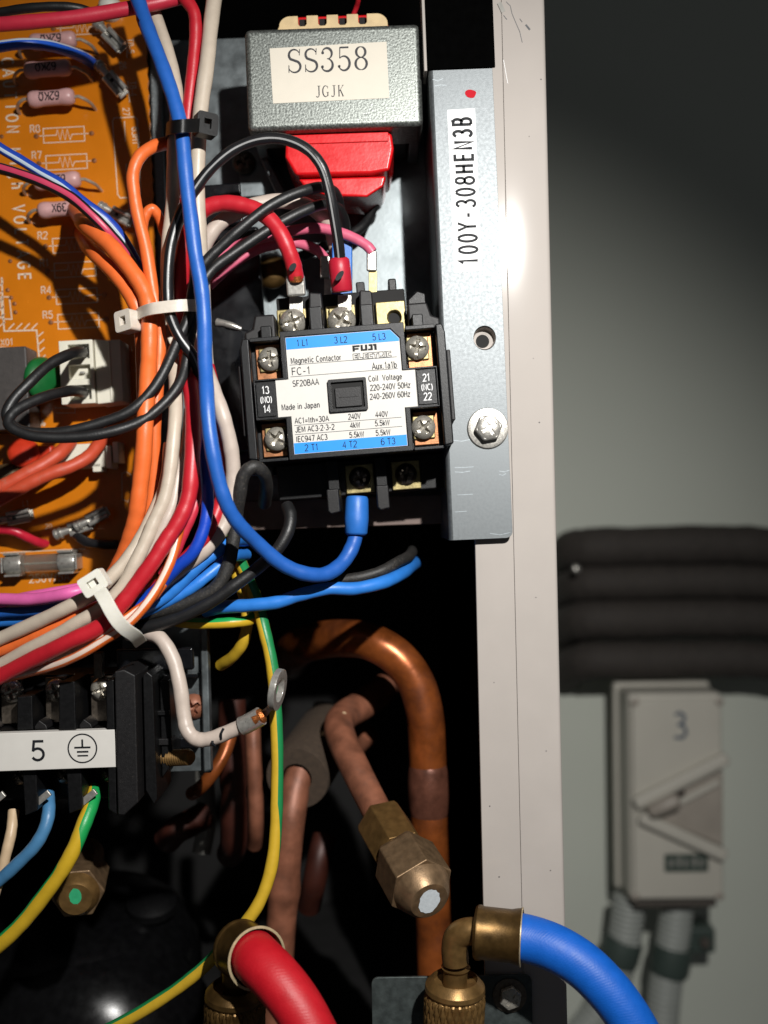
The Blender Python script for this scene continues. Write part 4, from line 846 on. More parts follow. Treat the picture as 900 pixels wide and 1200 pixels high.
wire('wire', 'upper of two black wires slanting behind the red wire to the bundle', 'w_black', 6.4, [(396, 275, 16), (398, 245, 8), (392, 227, 0), (379, 220, -5), (354, 224, -10), (320, 239, -13), (283, 267, -15), (262, 286, -15), (243, 305, -15), (231, 323, -15), (225, 345, -15), (220, 372, -15), (207, 402, -17), (194, 433, -20), (180, 455, -22), (153, 481, -24), (120, 495, -25), (85, 504, -26), (50, 508, -26), (20, 503, -26), (8, 488, -25), (15, 470, -23), (35, 448, -20), (58, 427, -14), (80, 415, -6), (95, 413, 25.0), (101, 414.5, 48.0)])
wire('wire', 'lower of two black wires slanting behind the red wire to the bundle', 'w_black', 6.4, [(400, 292, 20), (404, 262, 12), (395, 243, 4), (378, 239, -2), (354, 247, -6), (314, 270, -9), (273, 298, -11), (250, 316, -12), (236, 336, -13), (228, 362, -13), (222, 395, -14), (218, 425, -16), (210, 450, -19), (192, 473, -22), (164, 495, -25), (120, 509, -28), (70, 513, -29), (30, 509, -29), (10, 497, -28), (14, 485, -26), (32, 473, -22), (55, 464, -16), (78, 459, -6), (95, 459.5, 25.0), (101, 461, 48.0)])
for w_ in [x for x in COL.objects if 'slanting behind' in x.get('label', '')]: w_['label'] = w_['label'].replace('behind the red wire to the bundle', 'down to the bundle, then looping to the white header')
# -- red to contactor and down
wire('wire', 'thick red wire from the contactor\'s left terminal through the middle of the loom', 'w_red', 9.6, [(347, 326, -6), (344, 310, -8), (337, 290, -10), (325, 268, -10), (307, 250, -9), (285, 241, -8), (260, 238, -7), (240, 244, -6), (225, 265, -5), (215, 298, -4), (212, 340, -2), (215, 390, -2), (220, 430, -6), (225, 470, -10), (227, 508, -13), (225, 552, -16), (220, 585, -17), (210, 609, -18), (195, 633, -19), (180, 657, -20), (162, 682, -20), (144, 706, -20), (120, 732, -19), (80, 752, -18), (40, 772, -17), (0, 793, -16), (-50, 815, -16)], group=G1, n=18)
wr = [x for x in COL.objects if x.get('label', '').startswith('thick red wire from')][0]
mb = MB(); mb.box(-11, 11, -5, 4, -2, 22); q = mb.build('crimp_barrel', 'steel_bright', k=K(-6), bevel=2.5, seg=3); q.location = W(347.5, 345, -4); q.rotation_euler = (R(8), R(-4), 0); child_of(q, wr)
q = MB().box(-8, 8, -1.5, 1, -22, 0).build('ring_lug', 'solder', k=K(0), bevel=.6); q.location = W(347, 348, 1.4); child_of(q, wr)
q = MB().tube([W(347.3, 329, -6), W(346.8, 322, -7)], 8.2*K(-6), 14).build('copper_strands', 'bare_copper'); child_of(q, wr)
mk = MB().add([W(343+a*math.cos(.9)*5.5-b*3.5*math.sin(.9), 313-a*math.sin(.9)*5.5-b*3.5*math.cos(.9), -11.6) for a, b in [(math.cos(t*.4), math.sin(t*.4)) for t in range(16)]], [tuple(range(16))]).build('ink_mark', 'ink', flat=True, ang=0); child_of(mk, wr)
# -- pale and pink wires behind
wire('wire', 'white wire arching behind the two slanting black wires', 'w_white_cool', 9, [(396, 300, 18), (388, 270, 14), (372, 248, 8), (345, 236, 4), (310, 237, 2), (275, 250, 2), (250, 270, 2), (235, 300, 3), (228, 340, 2), (229, 386, -2), (238, 422, -6), (250, 455, -8), (261, 486, -9), (268, 515, -9), (272, 545, -8), (272, 575, -7), (264, 612, -6), (243, 641, -5), (216, 663, -4), (185, 690, -2), (160, 715, 2)], group=G1)
w_ = wire('wire', 'pink wire leading right to a silver terminal behind the contactor', 'w_pink', 6.2, [(240, 320, 10), (258, 300, 9), (290, 284, 8), (330, 272, 8), (370, 267, 8), (405, 275, 7), (430, 288, 6), (437, 296, 6)])
q = MB().box(-6, 6, -3, 3, -18, 6).build('crimp_terminal', 'steel_bright', k=K(6), bevel=2); q.location = W(435.5, 300, 6); child_of(q, w_)
q = MB().box(-5, 5, -1, 1, -60, -18).build('tab', 'zinc_yellow', k=K(6), bevel=.5); q.location = W(437, 300, 7); child_of(q, w_)
w_ = wire('wire', 'lower pink wire ending at a silver terminal left of the blue tab', 'w_pink', 6.0, [(245, 335, 14), (275, 308, 14), (310, 290, 14), (345, 285, 14), (370, 293, 13), (381, 304, 12)])
q = MB().box(-6, 6, -3, 3, -20, 6).build('crimp_terminal', 'steel_bright', k=K(10), bevel=2); q.location = W(381, 306, 9); child_of(q, w_)
q = MB().box(-4, 4, -1, 1, -60, -20).build('tab', 'solder', k=K(10), bevel=.5); q.location = W(384, 306, 10); child_of(q, w_)
q = MB().box(-11, 13, -6, 6, -50, 20).build('blue_spade_cover', 'sleeve_blue', k=K(8), bevel=2); q.location = W(400, 305, 11); tag(q, 'small blue insulated tab behind the red-sleeved terminal', 'terminal')
wire('wire', 'black wire low behind the pink wires on the mounting plate', 'w_black', 6, [(300, 330, 40), (350, 302, 40), (390, 285, 40), (425, 265, 38), (440, 238, 34)])
# clear plastic clip under the transformer
# -- lower bundle
wire('wire', 'thin white wire half hidden behind the thick red wire', 'w_white_cool', 6.2, [(222, 480, 0), (217, 530, -5), (209, 560, -9), (203, 588, -11), (194, 610, -12), (180, 640, -12), (160, 672, -10)], group=G1)
wire('wire', 'red wire right of the thick blue wire, bending under the loom', 'w_red', 8, [(244, 430, 2), (254, 480, 0), (262, 522, -2), (267, 550, -3), (263, 575, -4), (254, 602, -5), (242, 627, -6), (224, 648, -6), (200, 672, -4), (170, 700, 0)], group=G1)
wire('wire', 'thin red wire squeezed beside the thick red wire', 'w_pinkred', 5.5, [(232, 540, -4), (232, 575, -8), (227, 600, -10), (217, 623, -10), (205, 650, -9), (190, 672, -6)], group=G1)
wire('wire', 'royal blue wire with pale edge between the red and thick blue wires', 'w_royal', 7.2, [(234, 450, 0), (236, 490, -5), (239, 523, -9), (242, 555, -12), (243, 588, -14), (238, 620, -15), (226, 647, -15), (204, 667, -13), (182, 692, -10), (164, 708, -8), (145, 725, -6)], group=G1)
wire('wire', 'orange wire with white stripe on the outside of the lower loom', 'w_orange_white', 5.6, [(216, 598, -10), (209, 628, -14), (201, 657, -17), (187, 686, -19), (169, 711, -21), (147, 733, -21), (124, 749, -19), (97, 765, -17), (62, 780, -13), (20, 792, -8), (-30, 800, -4)], group=G1, u0=0.3)
wire('wire', 'orange wire with white stripe on the inner side of the lower loom', 'w_orange_white', 5.2, [(192, 684, -14), (178, 702, -16), (160, 716, -18), (139, 731, -19), (118, 746, -17), (96, 757, -12), (60, 772, -6)], group=G1)
wire('wire', 'orange wire lying between the two white wires at lower left', 'w_orange', 7, [(165, 672, -8), (142, 697, -10), (102, 716, -11), (60, 737, -11), (30, 751, -11), (0, 763, -11), (-50, 782, -11)], group=G1)
wire('wire', 'upper light blue wire sweeping under the loom', 'w_lightblue', 8, [(290, 632, 22), (277, 633, 8), (266, 638, 0), (243, 654, -1), (224, 670, -2), (208, 686, -2), (192, 700, -2), (172, 710, -2), (150, 719, 0), (100, 725, 2), (60, 724, 4), (30, 726, 6), (-20, 730, 6)], group=G1)
wire('wire', 'lower light blue wire sweeping under the loom', 'w_lightblue', 7, [(288, 650, 22), (275, 651, 8), (264, 657, 2), (243, 674, 1), (224, 689, 0), (204, 701, 0), (180, 713, 1), (155, 722, 3), (110, 735, 8)], group=G1)
wire('wire', 'dark blue wire entering at lower left between pink and white wires', 'w_blue', 7, [(120, 690, 4), (98, 702, 3), (70, 711, 2), (40, 716, 2), (0, 718, 2), (-50, 719, 2)], group=G1)
wire('wire', 'pink wire at the lower left above the blue wires', 'w_rose', 7.4, [(130, 684, 2), (98, 692, -3), (80, 696, -5), (40, 702, -5), (0, 702, -4), (-50, 698, -3)], group=G1)
wire('wire', 'pink wire lying on top of another pink wire at lower left', 'w_rose', 4.6, [(125, 680, 2), (97, 687, -2), (60, 693, -3), (26, 698, -2), (0, 708, 0), (-40, 716, 2)], group=G1)
wire('wire', 'dusty black wire curving from under the contactor down into the loom', 'w_black_dusty', 8, [(310, 590, 10), (312, 569, -6), (306, 552, -16), (296, 547, -19), (286, 556, -19), (280.5, 580, -17), (277, 605, -13), (274, 633, -13), (268, 662, -13), (253, 688, -13), (218, 706, -12), (181, 717, -10), (150, 728, -6), (110, 745, 2)])
wire('wire', 'black wire bending from a pinched end down left into the loom', 'w_black', 7.6, [(336, 592, -8), (340.5, 604, -11), (338, 622, -13), (324, 646, -14), (300, 667, -13), (272, 687, -14), (250, 703, -14), (218, 720, -13), (180, 733, -11), (150, 740, -8), (110, 752, 0)])
wire('wire', 'second black wire running under the black wire in the lower loom', 'w_black', 6, [(262, 692, -8), (235, 706, -8), (205, 718, -8), (175, 727, -8), (150, 736, -8), (120, 745, -6)])
wire('wire', 'blue wire passing right under the thick blue wire into the dark', 'w_lightblue', 7.8, [(240, 716, 2), (262, 711, -2), (293, 709, -5), (327, 706, -6), (352, 698, -6), (385, 690, -4), (415, 690, -1), (447, 683, 4), (468, 673, 14), (482, 664, 34), (488, 658, 70)])
wire('wire', 'dark grey wire just above the lower blue wire', 'w_black_dusty', 6.4, [(395, 680, 6), (425, 676, 6), (450, 668, 8), (468, 657, 14), (479, 651, 30), (484, 646, 60)])
# -- earth wires
wire('wire', 'long green and yellow earth wire hanging from the loom to the bottom edge', 'w_earth', 7.4, [(262, 610, 26), (276, 645, 18), (291, 678, 10), (302, 707, 4), (309, 735, 0), (316, 768, -2), (321, 805, -3), (324.5, 850, -4), (325, 915, -5), (323, 965, -6), (316, 1024, -8), (303, 1060, -9), (283, 1088, -9), (252, 1121, -8), (225, 1144, -6), (200, 1163, -4), (140, 1200, 0), (90, 1225, 6)], twist=lambda t: 2*math.pi*(0.40-0.12*min(1, t/.45)-0.55*max(0, min(1, (t-.5)/.22))))
wire('wire', 'short green and yellow wire hooking under the black wires', 'w_earth_b', 6.4, [(180, 722, 6), (215, 729, 2), (247, 731, 0), (275, 730, 0), (292, 728, 3), (297, 721, 10), (288, 714, 18)], u0=3.5)
wire('wire', 'green and yellow wire dropping behind the metal plate', 'w_earth', 6.8, [(268, 650, 20), (278, 676, 16), (288, 705, 14), (290, 730, 13), (285, 752, 14), (274, 768, 18), (258, 780, 26)], u0=.4)
# -- lug wire
lw = wire('wire', 'white wire bent sharply up to a bare copper ring lug', 'w_white_cool', 8.8, [(150, 742, -4), (172, 742, -8), (188, 748, -11), (203, 771, -13), (211, 803, -15), (215.5, 838, -16), (220, 856, -17), (230, 866, -18), (246, 866, -19), (268, 858, -20), (290, 848, -22)], n=18)
P = crv(pts3([(283, 851, -21.5), (290, 848, -22), (306, 839, -23.2)]), 4)
child_of(MB().tube(P, 11.2*K(-22), 20).build('crimp_barrel', 'steel_bright', ang=50), lw)
child_of(MB().tube([W(299, 843, -23.5), W(307, 838.5, -24), W(310, 837, -24)], [9*K(-22), 9*K(-22), 6*K(-22)], 14).build('copper_strands', 'bare_copper'), lw)
mb = MB(); ring = [W(325, 808, -27) + (Vector((.15, 0, 1)).normalized()*math.cos(a) + Vector((.20, .95, 0)).normalized()*math.sin(a))*0.0056 for a in [i*2*math.pi/26 for i in range(27)]]
mb.ribbon(ring, Vector((.15, 0, 1)).cross(Vector((.20, .95, 0))), .0022, .0030); child_of(mb.build('ring', 'steel_bright', ang=40, bevel=.0002), lw)
mb = MB().ribbon(crv([W(303, 842, -22), W(312, 835, -24), W(321, 824, -26.5)], 5), (.3, -.5, .8), 0.0066, 0.0012); child_of(mb.build('lug_neck', 'steel_bright', bevel=.0002), lw)
for c, d in (((262, 853.5), (259, 866)), ((249, 868.5), (252, 874))):
    P = [W(c[0], c[1], -22.4), W((c[0]+d[0])/2-1.5, (c[1]+d[1])/2, -22.8), W(d[0], d[1], -22.0)]
    child_of(MB().tube(crv(P, 4), 1.7*K(-22), 6).build('ink_mark', 'ink'), lw)
# -- board wires lower left
wire('wire', 'upper orange-red wire leaving the white socket on the board', 'w_orange_dull', 8.4, [(84, 510, 44), (80, 521, 36), (68, 533, 31), (50, 545, 28), (30, 555, 26), (6, 568, 25), (-40, 592, 24)])
wire('wire', 'lower orange-red wire leaving the white socket on the board', 'w_orange_dull', 8.0, [(122, 508, 44), (116, 521, 35), (103, 536, 30), (84, 546, 27), (60, 554, 25), (38, 564, 24), (10, 580, 24), (-40, 606, 24)])
wire('wire', 'thin red wire with pale edge ending at a grey spade terminal', 'w_red_white', 5.6, [(-40, 616, 40), (0, 620, 38), (18, 623, 38), (34, 631, 41), (48, 637, 46), (58, 637, 51)], u0=.2)
wire('wire', 'short black wire with white stripe curling off a spade terminal', 'w_black_white', 5.6, [(92, 613, 51), (88, 620, 46), (92, 628, 42), (104, 635, 40), (120, 638, 39), (138, 638.5, 38)], u0=-.3)
# -- terminal block tails
wire('wire', 'thin cream wire leaving the terminal block at the left edge', 'w_cream', 6.4, [(16, 950, 4), (13, 972, 0), (8, 995, -2), (2, 1020, -2), (-10, 1060, 0)])
wire('wire', 'slate blue wire leaving the terminal block below the 5', 'w_slate', 7.6, [(56, 930, 2), (57, 948, -3), (53, 968, -6), (42, 990, -7), (22, 1012, -6), (0, 1031, -4), (-40, 1056, 0)])
wire('wire', 'thick green and yellow earth wire leaving the terminal block below the earth symbol', 'w_earth_b', 9, [(110, 924, 2), (107, 942, -5), (97, 968, -10), (84, 998, -12), (66, 1030, -12), (40, 1066, -10), (12, 1096, -8), (-40, 1140, -4)], twist=lambda t: 2*math.pi*(.57-.53*max(0, min(1, (t-.30)/.22))))

# ================================================================ CABLE TIES
def tie(label, mat, pts, wdir, w, th, head, hrot, hs):
    P = crv(pts3(pts), 8); e = bpy.data.objects.new('cable_tie', None); COL.objects.link(e); e.location = P[0]; e.empty_display_size = .005; tag(e, label, 'cable tie', 'cable ties')
    child_of(MB().ribbon(P, wdir, w*S, th*S).build('strap', mat, bevel=.0001), e)
    hx, hy, hz = hs
    q = MB().prism(rrect(-hx, hx, -hz, hz, min(hx, hz)*.3), -hy, hy, holes=[[(-hx*.35, -hz*.42), (hx*.35, -hz*.42), (hx*.35, hz*.42), (-hx*.35, hz*.42)]]).build('head', mat, k=S, bevel=1.2, seg=3)
    q.location = W(*head); q.rotation_euler = tuple(R(a) for a in hrot); child_of(q, e)
    q = MB().box(-hx*.34, hx*.34, -hy*.5, hy*.9, -hz*.38, hz*.1).build('pawl', mat, k=S, bevel=.6); q.location = W(*head); q.rotation_euler = tuple(R(a) for a in hrot); child_of(q, e)
tie('black cable tie around the blue and white wires at the top', 'black_plastic', [(232, 147, -4), (222, 156, 2), (200, 158, 2), (196, 154, -8), (197, 151, -18), (203, 149, -28), (213, 148, -30), (226, 147, -27), (236, 147, -23)], (.05, .0, 1), 15, 2.6, (241, 147, -21), (0, 4, 28), (12, 8, 12.5))
tie('pale cable tie around the orange and black wires', 'nylon_tie', [(240, 362, 4), (236, 360, -10), (228, 358, -17), (213, 358, -20.5), (196, 359.5, -21), (178, 362, -20), (166, 366, -15), (158, 371, -8), (156, 374, 0)], (.04, 0, 1), 13.5, 2.4, (150, 377, -12), (0, -8, -30), (12, 9, 12))
tie('white cable tie around the red and white wires at lower left', 'nylon', [(165, 754, -21), (158, 745, -32), (148, 738, -37), (139, 729, -39.5), (131, 717, -40.5), (124, 704, -40), (118, 694, -38), (111, 686, -33), (106, 682, -25)], (0.83, 0.0, 0.55), 15, 2.4, (111, 683, -35), (0, 58, 0), (11, 9, 14))

# ================================================================ TERMINAL BLOCK
TB = Plane('terminal_block', 'black terminal block with a white strip marked 5 and an earth symbol', 'terminal block', 70, 880, -14, 1.4)
def tb(name, mb, mat='black_plastic', parent=None, **kw): return TB.part(name, mb, mat, parent, **kw)
X = lambda px: TB.L(px, 880)[0]
Z = lambda py: TB.L(70, py)[1]
tb('base', MB().box(X(-120), X(150), 70, 130, Z(955), Z(800)), bevel=3)
tb('rail_bed', MB().box(X(-120), X(124), 10, 69, Z(900), Z(858)), bevel=2)
st = tb('marker_strip', MB().prism([(X(-120), Z(903)), (X(137), Z(900)), (X(135.5), Z(856)), (X(-120), Z(858.5))], -3, 9.8), 'white_label', bevel=.8)
def arc_(cx, cz, rx, rz, a0, a1, n=16): return [(cx+rx*math.cos(R(a0+(a1-a0)*i/n)), cz+rz*math.sin(R(a0+(a1-a0)*i/n))) for i in range(n+1)]
mb = MB(); u, v = X(45.5), Z(878.5); mb.stroke([(u+6.6, v+11), (u-4.6, v+11), (u-5.8, v-.8)] , 3.1, -3.2); mb.stroke(arc_(u-.4, v-4.2, 6.9, 6.8, 145, -150), 3.1, -3.23); tb('lettering', mb, 'ink', st, flat=True, ang=0)
mb = MB(); text(mb, '4', X(-8), Z(878.5), -3.2, 39, 0, .92, .35); tb('lettering', mb, 'ink', st, flat=True, ang=0)
mb = MB(); cx, cz = X(97.5), Z(877); mb.stroke(circ(cx, cz, 16.6, 40), 1.7, -3.2, True)
mb.stroke([(cx, cz+10.5), (cx, cz+1)], 2.2, -3.2); mb.stroke([(cx-9.5, cz+1), (cx+9.5, cz+1)], 2.2, -3.2); mb.stroke([(cx-6.5, cz-4), (cx+7, cz-4)], 2.2, -3.2); mb.stroke([(cx-6, cz-8.6), (cx+6.5, cz-8.6)], 1.9, -3.2)
tb('earth_symbol', mb, 'ink', st, flat=True, ang=0)
# barriers between the ways
for xa, xb, zt, zb in ((-45, -26, 816, 958), (17, 36, 816, 958), (69, 89, 799, 957)):
    tb('barrier', MB().prism([(X(xa), Z(857)), (X(xb), Z(857)), (X(xb), Z(zt)), (X(xa)+1, Z(zt)-1)], 2 if xa > 40 else 10, 69), bevel=1.6)
    tb('barrier', MB().prism([(X(xa+7), Z(zb)), (X(xb+3), Z(zb-6)), (X(xb+3), Z(902)), (X(xa+5), Z(902))], 10, 69), bevel=1.6)
    tb('barrier_web', MB().prism([(X(xb)+.5, Z(857)), (X(xb+16), Z(857)), (X(xb+14), Z(852)), (X(xb+6), Z(846)), (X(xb)+.5, Z(853))], 14, 69), 'dusty_black', bevel=1)
# clamp screws and cable plates
for x in (0, 54, 109):
    tb('clamp_plate', MB().box(X(x-13), X(x+13), 44, 50, Z(855), Z(800)), 'screw_dark', bevel=1)
    m_ = MB(); screw_head(m_, X(x+2), 41, Z(815), 14, 9, 15, .14, .7, slot=True, dep=.6); tb('clamp_screw', m_, 'screw_steel')
    m_ = MB(); screw_head(m_, X(x+8), 48, Z(917), 13, 8, 40, .14, .7, slot=True, dep=.6); tb('clamp_screw', m_, 'screw_dark')
    tb('cable_clamp', MB().box(-12, 12, -2, 2, -4, 4, Matrix.Translation((X(x-12), 18, Z(940))) @ Matrix.Rotation(R(-38), 4, 'Y')), 'steel_bright', bevel=.8)
    tb('jumper', MB().box(X(x-5), X(x+5), 30, 44, Z(800), Z(770)), 'screw_dark', bevel=1) if x == 109 else None
# end block, stepped towards its right side
tb('end_block', MB().prism([(X(126), Z(950)), (X(136), Z(957)), (X(136), Z(797)), (X(126), Z(800))], -2, 69), bevel=1.8)
tb('end_block', MB().prism([(X(138.5), Z(954)), (X(146), Z(955)), (X(163), Z(940)), (X(163), Z(792)), (X(150), Z(785)), (X(138.5), Z(787))], -10, 80), 'dusty_black', bevel=2)
tb('end_step', MB().prism([(X(166), Z(932)), (X(176), Z(950)), (X(180), Z(942)), (X(178), Z(797)), (X(171), Z(791)), (X(166), Z(796))], 14, 100), bevel=1.6)
tb('end_step', MB().prism([(X(180.5), Z(925)), (X(190), Z(912)), (X(194), Z(898)), (X(192), Z(806)), (X(180.5), Z(806))], 40, 110), bevel=1.6)
tb('end_rib', MB().box(X(164), X(194), 36, 60, Z(884), Z(876)), 'dusty_black', bevel=1); tb('end_rib', MB().box(X(164), X(192), 36, 60, Z(848), Z(842)), bevel=1)
# ================================================================ GALVANISED CARRIER behind the block
GP = Plane('carrier_plate', 'small galvanised carrier plate behind the white lug wire', 'metal plate', 215, 820, 22, 1.5)
GP.part('sheet', MB().box(-70, 32, 0, 4, -84, 96), 'galvanised_plate', bevel=.8); GP.part('fold', MB().box(24, 33, -16, -0.2, -83, 95), 'galvanised_plate', bevel=2)
GP.part('tray', MB().box(-68, 22, -30, -1, 30, 34), 'gloss_black', bevel=1); GP.part('tray_wall', MB().box(-68, 20, -40, -31, 40, 66), 'gloss_black', bevel=3)
mb = MB(); screw_head(mb, 12, -1, -8, 15, 11, 30, .14, .6, dep=.4); GP.part('rivet_screw', mb, 'copper_dull')
GP.part('ledge', MB().box(-30, 20, -22, -1, -52, -40), 'gloss_black', bevel=1.5)
Q2 = MB(); a, b = W(190, 889, 2), W(224, 887, -6); ax = b-a; n_ = 24; pr = [(0.0030, 0)]
for i in range(n_): pr.append((0.0030 if i % 2 else 0.0026, ax.length*(0.02+0.94*i/n_)))
pr += [(0.0022, ax.length)]
o = Q2.lathe(pr, a, ax, 22).build('threaded_stud', 'brass', ang=20); tag(o, 'brass threaded stud sticking out beside the terminal block', 'bolt')

# ================================================================ COPPER PIPES
def pipe(name, label, mat, r, pts, group=None, bulge=None, n=26, seg=10):
    P = crv(pts3(pts), seg); rr = []
    for p_ in P:
        v = r*K(p_.y*1000)
        if bulge:
            py = 600 - p_.z/K(p_.y*1000)
            for (c, w_, a_) in bulge: v *= 1+a_*math.exp(-((py-c)/w_)**2)
        rr.append(v)
    o = MB().tube(P, rr, n).build(name, mat, origin=P[0], ang=60)
    if label: tag(o, label, 'pipe', group)
    return o
bigp = pipe('copper_pipe', 'large shiny copper pipe bending over and down beside the post', 'copper_pipe', 22, [(338, 774, 190), (344, 764, 135), (362, 753, 100), (400, 748, 78), (434, 752, 65), (464, 769, 62), (487, 799, 61), (498, 838, 61), (501, 880, 62), (503, 960, 63), (507, 1040, 64), (510, 1110, 65), (512, 1240, 66)], 'copper pipes', seg=16)
P = crv(pts3([(501.6, 896, 62), (502.6, 924, 62.5), (503, 956, 63)]), 12)
child_of(MB().tube(P, [(21.6+3.6*math.sin(math.pi*i/(len(P)-1))**.7)*K(62) for i in range(len(P))], 30).build('solder_joint', 'joint_metal', origin=P[0], ang=60), bigp)
cp = Plane('capped_pipe', 'dull copper pipe ending in a brass flare cap with a white paint dab', 'pipe', 430, 930, 40)
pp = pipe('pipe', None, 'copper_dull', 17.5, [(452, 806, 112), (425, 826, 100), (405, 838, 88), (397, 850, 76), (402, 870, 64), (417, 902, 50), (434, 936, 38), (452, 970, 26), (462, 990, 19)]); child_of(pp, cp.o)
a = W(447, 962, 28); ax = (W(503, 1056, -14) - a); Ln = ax.length; axn = ax.normalized()
def hexp(p, axis, r, h, r1=None, tw=0.0, cham=0.0):
    q = Vector((0, 0, 1)).rotation_difference(axis); vs = []
    for t, rr in ((0, r*(1-cham)), (h*.12 if cham else 0.0001, r), (h, r if r1 is None else r1)):
        for i in range(6): vs.append(p + q @ Vector((rr*math.cos(R(60*i)+tw), rr*math.sin(R(60*i)+tw), t)))
    fs = [(j*6+i, j*6+(i+1) % 6, j*6+6+(i+1) % 6, j*6+6+i) for j in range(2) for i in range(6)] + [tuple(range(5, -1, -1)), tuple(12+i for i in range(6))]
    return MB().add(vs, fs)
kk = K(10)
child_of(MB().lathe([(19*kk, -.0006), (20*kk, .001), (19*kk, .003)], a-axn*.0022, axn, 28).build('collar', 'steel_bright'), cp.o)
child_of(hexp(a, axn, 33*kk, Ln*.46, tw=.5, cham=.06).build('nut', 'brass', bevel=.0005, ang=20), cp.o)
c2 = hexp(a+axn*Ln*.46, axn, 39*kk, Ln*.40, tw=.9, cham=.10).build('cap', 'brass_nut', bevel=.0006, ang=20); child_of(c2, cp.o)
e0 = a+axn*Ln*.861
child_of(MB().lathe([(33.5*kk, 0), (27*kk, Ln*.10), (22*kk, Ln*.138), (20.5*kk, Ln*.14)], e0, axn, 36).build('cap_end', 'brass_nut', ang=30), cp.o)
q = Vector((0, 0, 1)).rotation_difference(axn); et = e0+axn*Ln*.1415
upv = (Vector((0, 0, 1))-axn*axn.z).normalized(); rtv = axn.cross(upv)
random.seed(5)
child_of(MB().add([et + (upv*math.cos(t)*16 + rtv*math.sin(t)*12.5)*kk*random.uniform(.93, 1.05) + axn*.0001 for t in [i*2*math.pi/26 for i in range(26)]], [tuple(range(26))]).build('paint_dab', 'white_paint', flat=True, ang=0), cp.o)
# foam sleeved pipe
fs_ = Plane('foam_sleeved_pipe', 'copper pipe coming out of a dark foam sleeve behind the earth wire', 'pipe', 340, 960, 60)
P = crv(pts3([(352, 905, 74), (346, 925, 70), (341, 955, 66), (337, 990, 66), (333, 1040, 68), (329, 1090, 70), (326, 1140, 72), (322, 1240, 74)]), 10)
rr = [17.5*K(68)*(1+.13*math.exp(-((600-p_.z/K(p_.y*1000)-1043)/13)**2)) for p_ in P]
child_of(MB().tube(P, rr, 26).build('pipe', 'copper_dull', origin=P[0], ang=60), fs_.o)
a = W(348, 912, 68); ax = W(384, 858, 118)-a
child_of(MB().lathe([(17.6*K(70), .0006), (17.8*K(70), 0), (37*K(70), 0), (38*K(70), .001), (38*K(70), ax.length)], a, ax, 36, caps=False).build('foam_sleeve', 'foam_grey', ang=40), fs_.o)
child_of(MB().tube(crv([W(372, 866, 84), W(392, 848, 78), W(404, 836, 74)], 5), .0010, 8).build('sleeve_string', 'w_cream'), fs_.o)
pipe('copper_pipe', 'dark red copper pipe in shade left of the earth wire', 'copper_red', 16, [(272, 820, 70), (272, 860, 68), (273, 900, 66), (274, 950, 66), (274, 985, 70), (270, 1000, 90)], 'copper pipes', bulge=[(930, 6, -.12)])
pipe('copper_pipe', 'thin brown pipe beside the dark red pipe, behind the earth wire', 'copper_dull', 9, [(296, 850, 84), (297, 880, 82), (299, 920, 82), (300, 965, 84), (298, 990, 95)], 'copper pipes')
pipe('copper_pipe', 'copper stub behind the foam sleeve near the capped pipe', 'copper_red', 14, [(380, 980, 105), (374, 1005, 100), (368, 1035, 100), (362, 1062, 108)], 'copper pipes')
pipe('copper_pipe', 'short pale copper pipe end to the right of the flared pipe', 'copper_dull', 13, [(400, 890, 130), (418, 872, 126), (432, 858, 122)], 'copper pipes')
pipe('copper_pipe', 'orange-brown cable sweeping down behind the carrier plate', 'copper_pipe', 8, [(270, 862, 50), (262, 885, 46), (250, 905, 44), (236, 922, 46), (225, 930, 55)], None)
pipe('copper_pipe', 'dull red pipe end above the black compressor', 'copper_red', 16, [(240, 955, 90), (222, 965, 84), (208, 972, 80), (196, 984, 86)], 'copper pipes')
pipe('pipe', 'pale grey tube standing behind the red pipe end', 'mesh_grey', 11, [(240, 900, 120), (241, 935, 112), (242, 965, 108), (236, 1000, 105)], None)
pipe('pipe', 'pale grey tube seen between the foam sleeve and the flared pipe', 'mesh_grey', 11, [(378, 825, 170), (376, 850, 165), (374, 880, 165)], None)
# compressor
cm = Plane('compressor', 'rounded gloss black compressor body at the lower left', 'compressor', 88, 1236, 120)
r = 150*K(120); prof = [(.3, 150), (40, 149), (80, 143), (105, 133), (122, 118), (132, 98), (137, 70), (138, 0), (138, -250)]
o = MB().lathe([(a*1.0, b) for a, b in reversed(prof)], (0, 70, 20), (0.0, -0.15, 1), 56).build('shell', 'compressor_black', cm.o, k=cm.k, ang=60)
o = MB().lathe([(30, 0), (30, 10), (20, 16), (8, 18)], (84, 30, 160), (0, -.3, 1), 24).build('terminal_cap', 'black_plastic', cm.o, k=cm.k, ang=40)
o = MB().lathe([(160, 0), (166, 6), (166, 20), (150, 60), (120, 96), (70, 118), (1, 124)], (10, 10, -10), (0, -1, .10), 56).build('front_dome', 'compressor_black', cm.o, k=cm.k, ang=60)
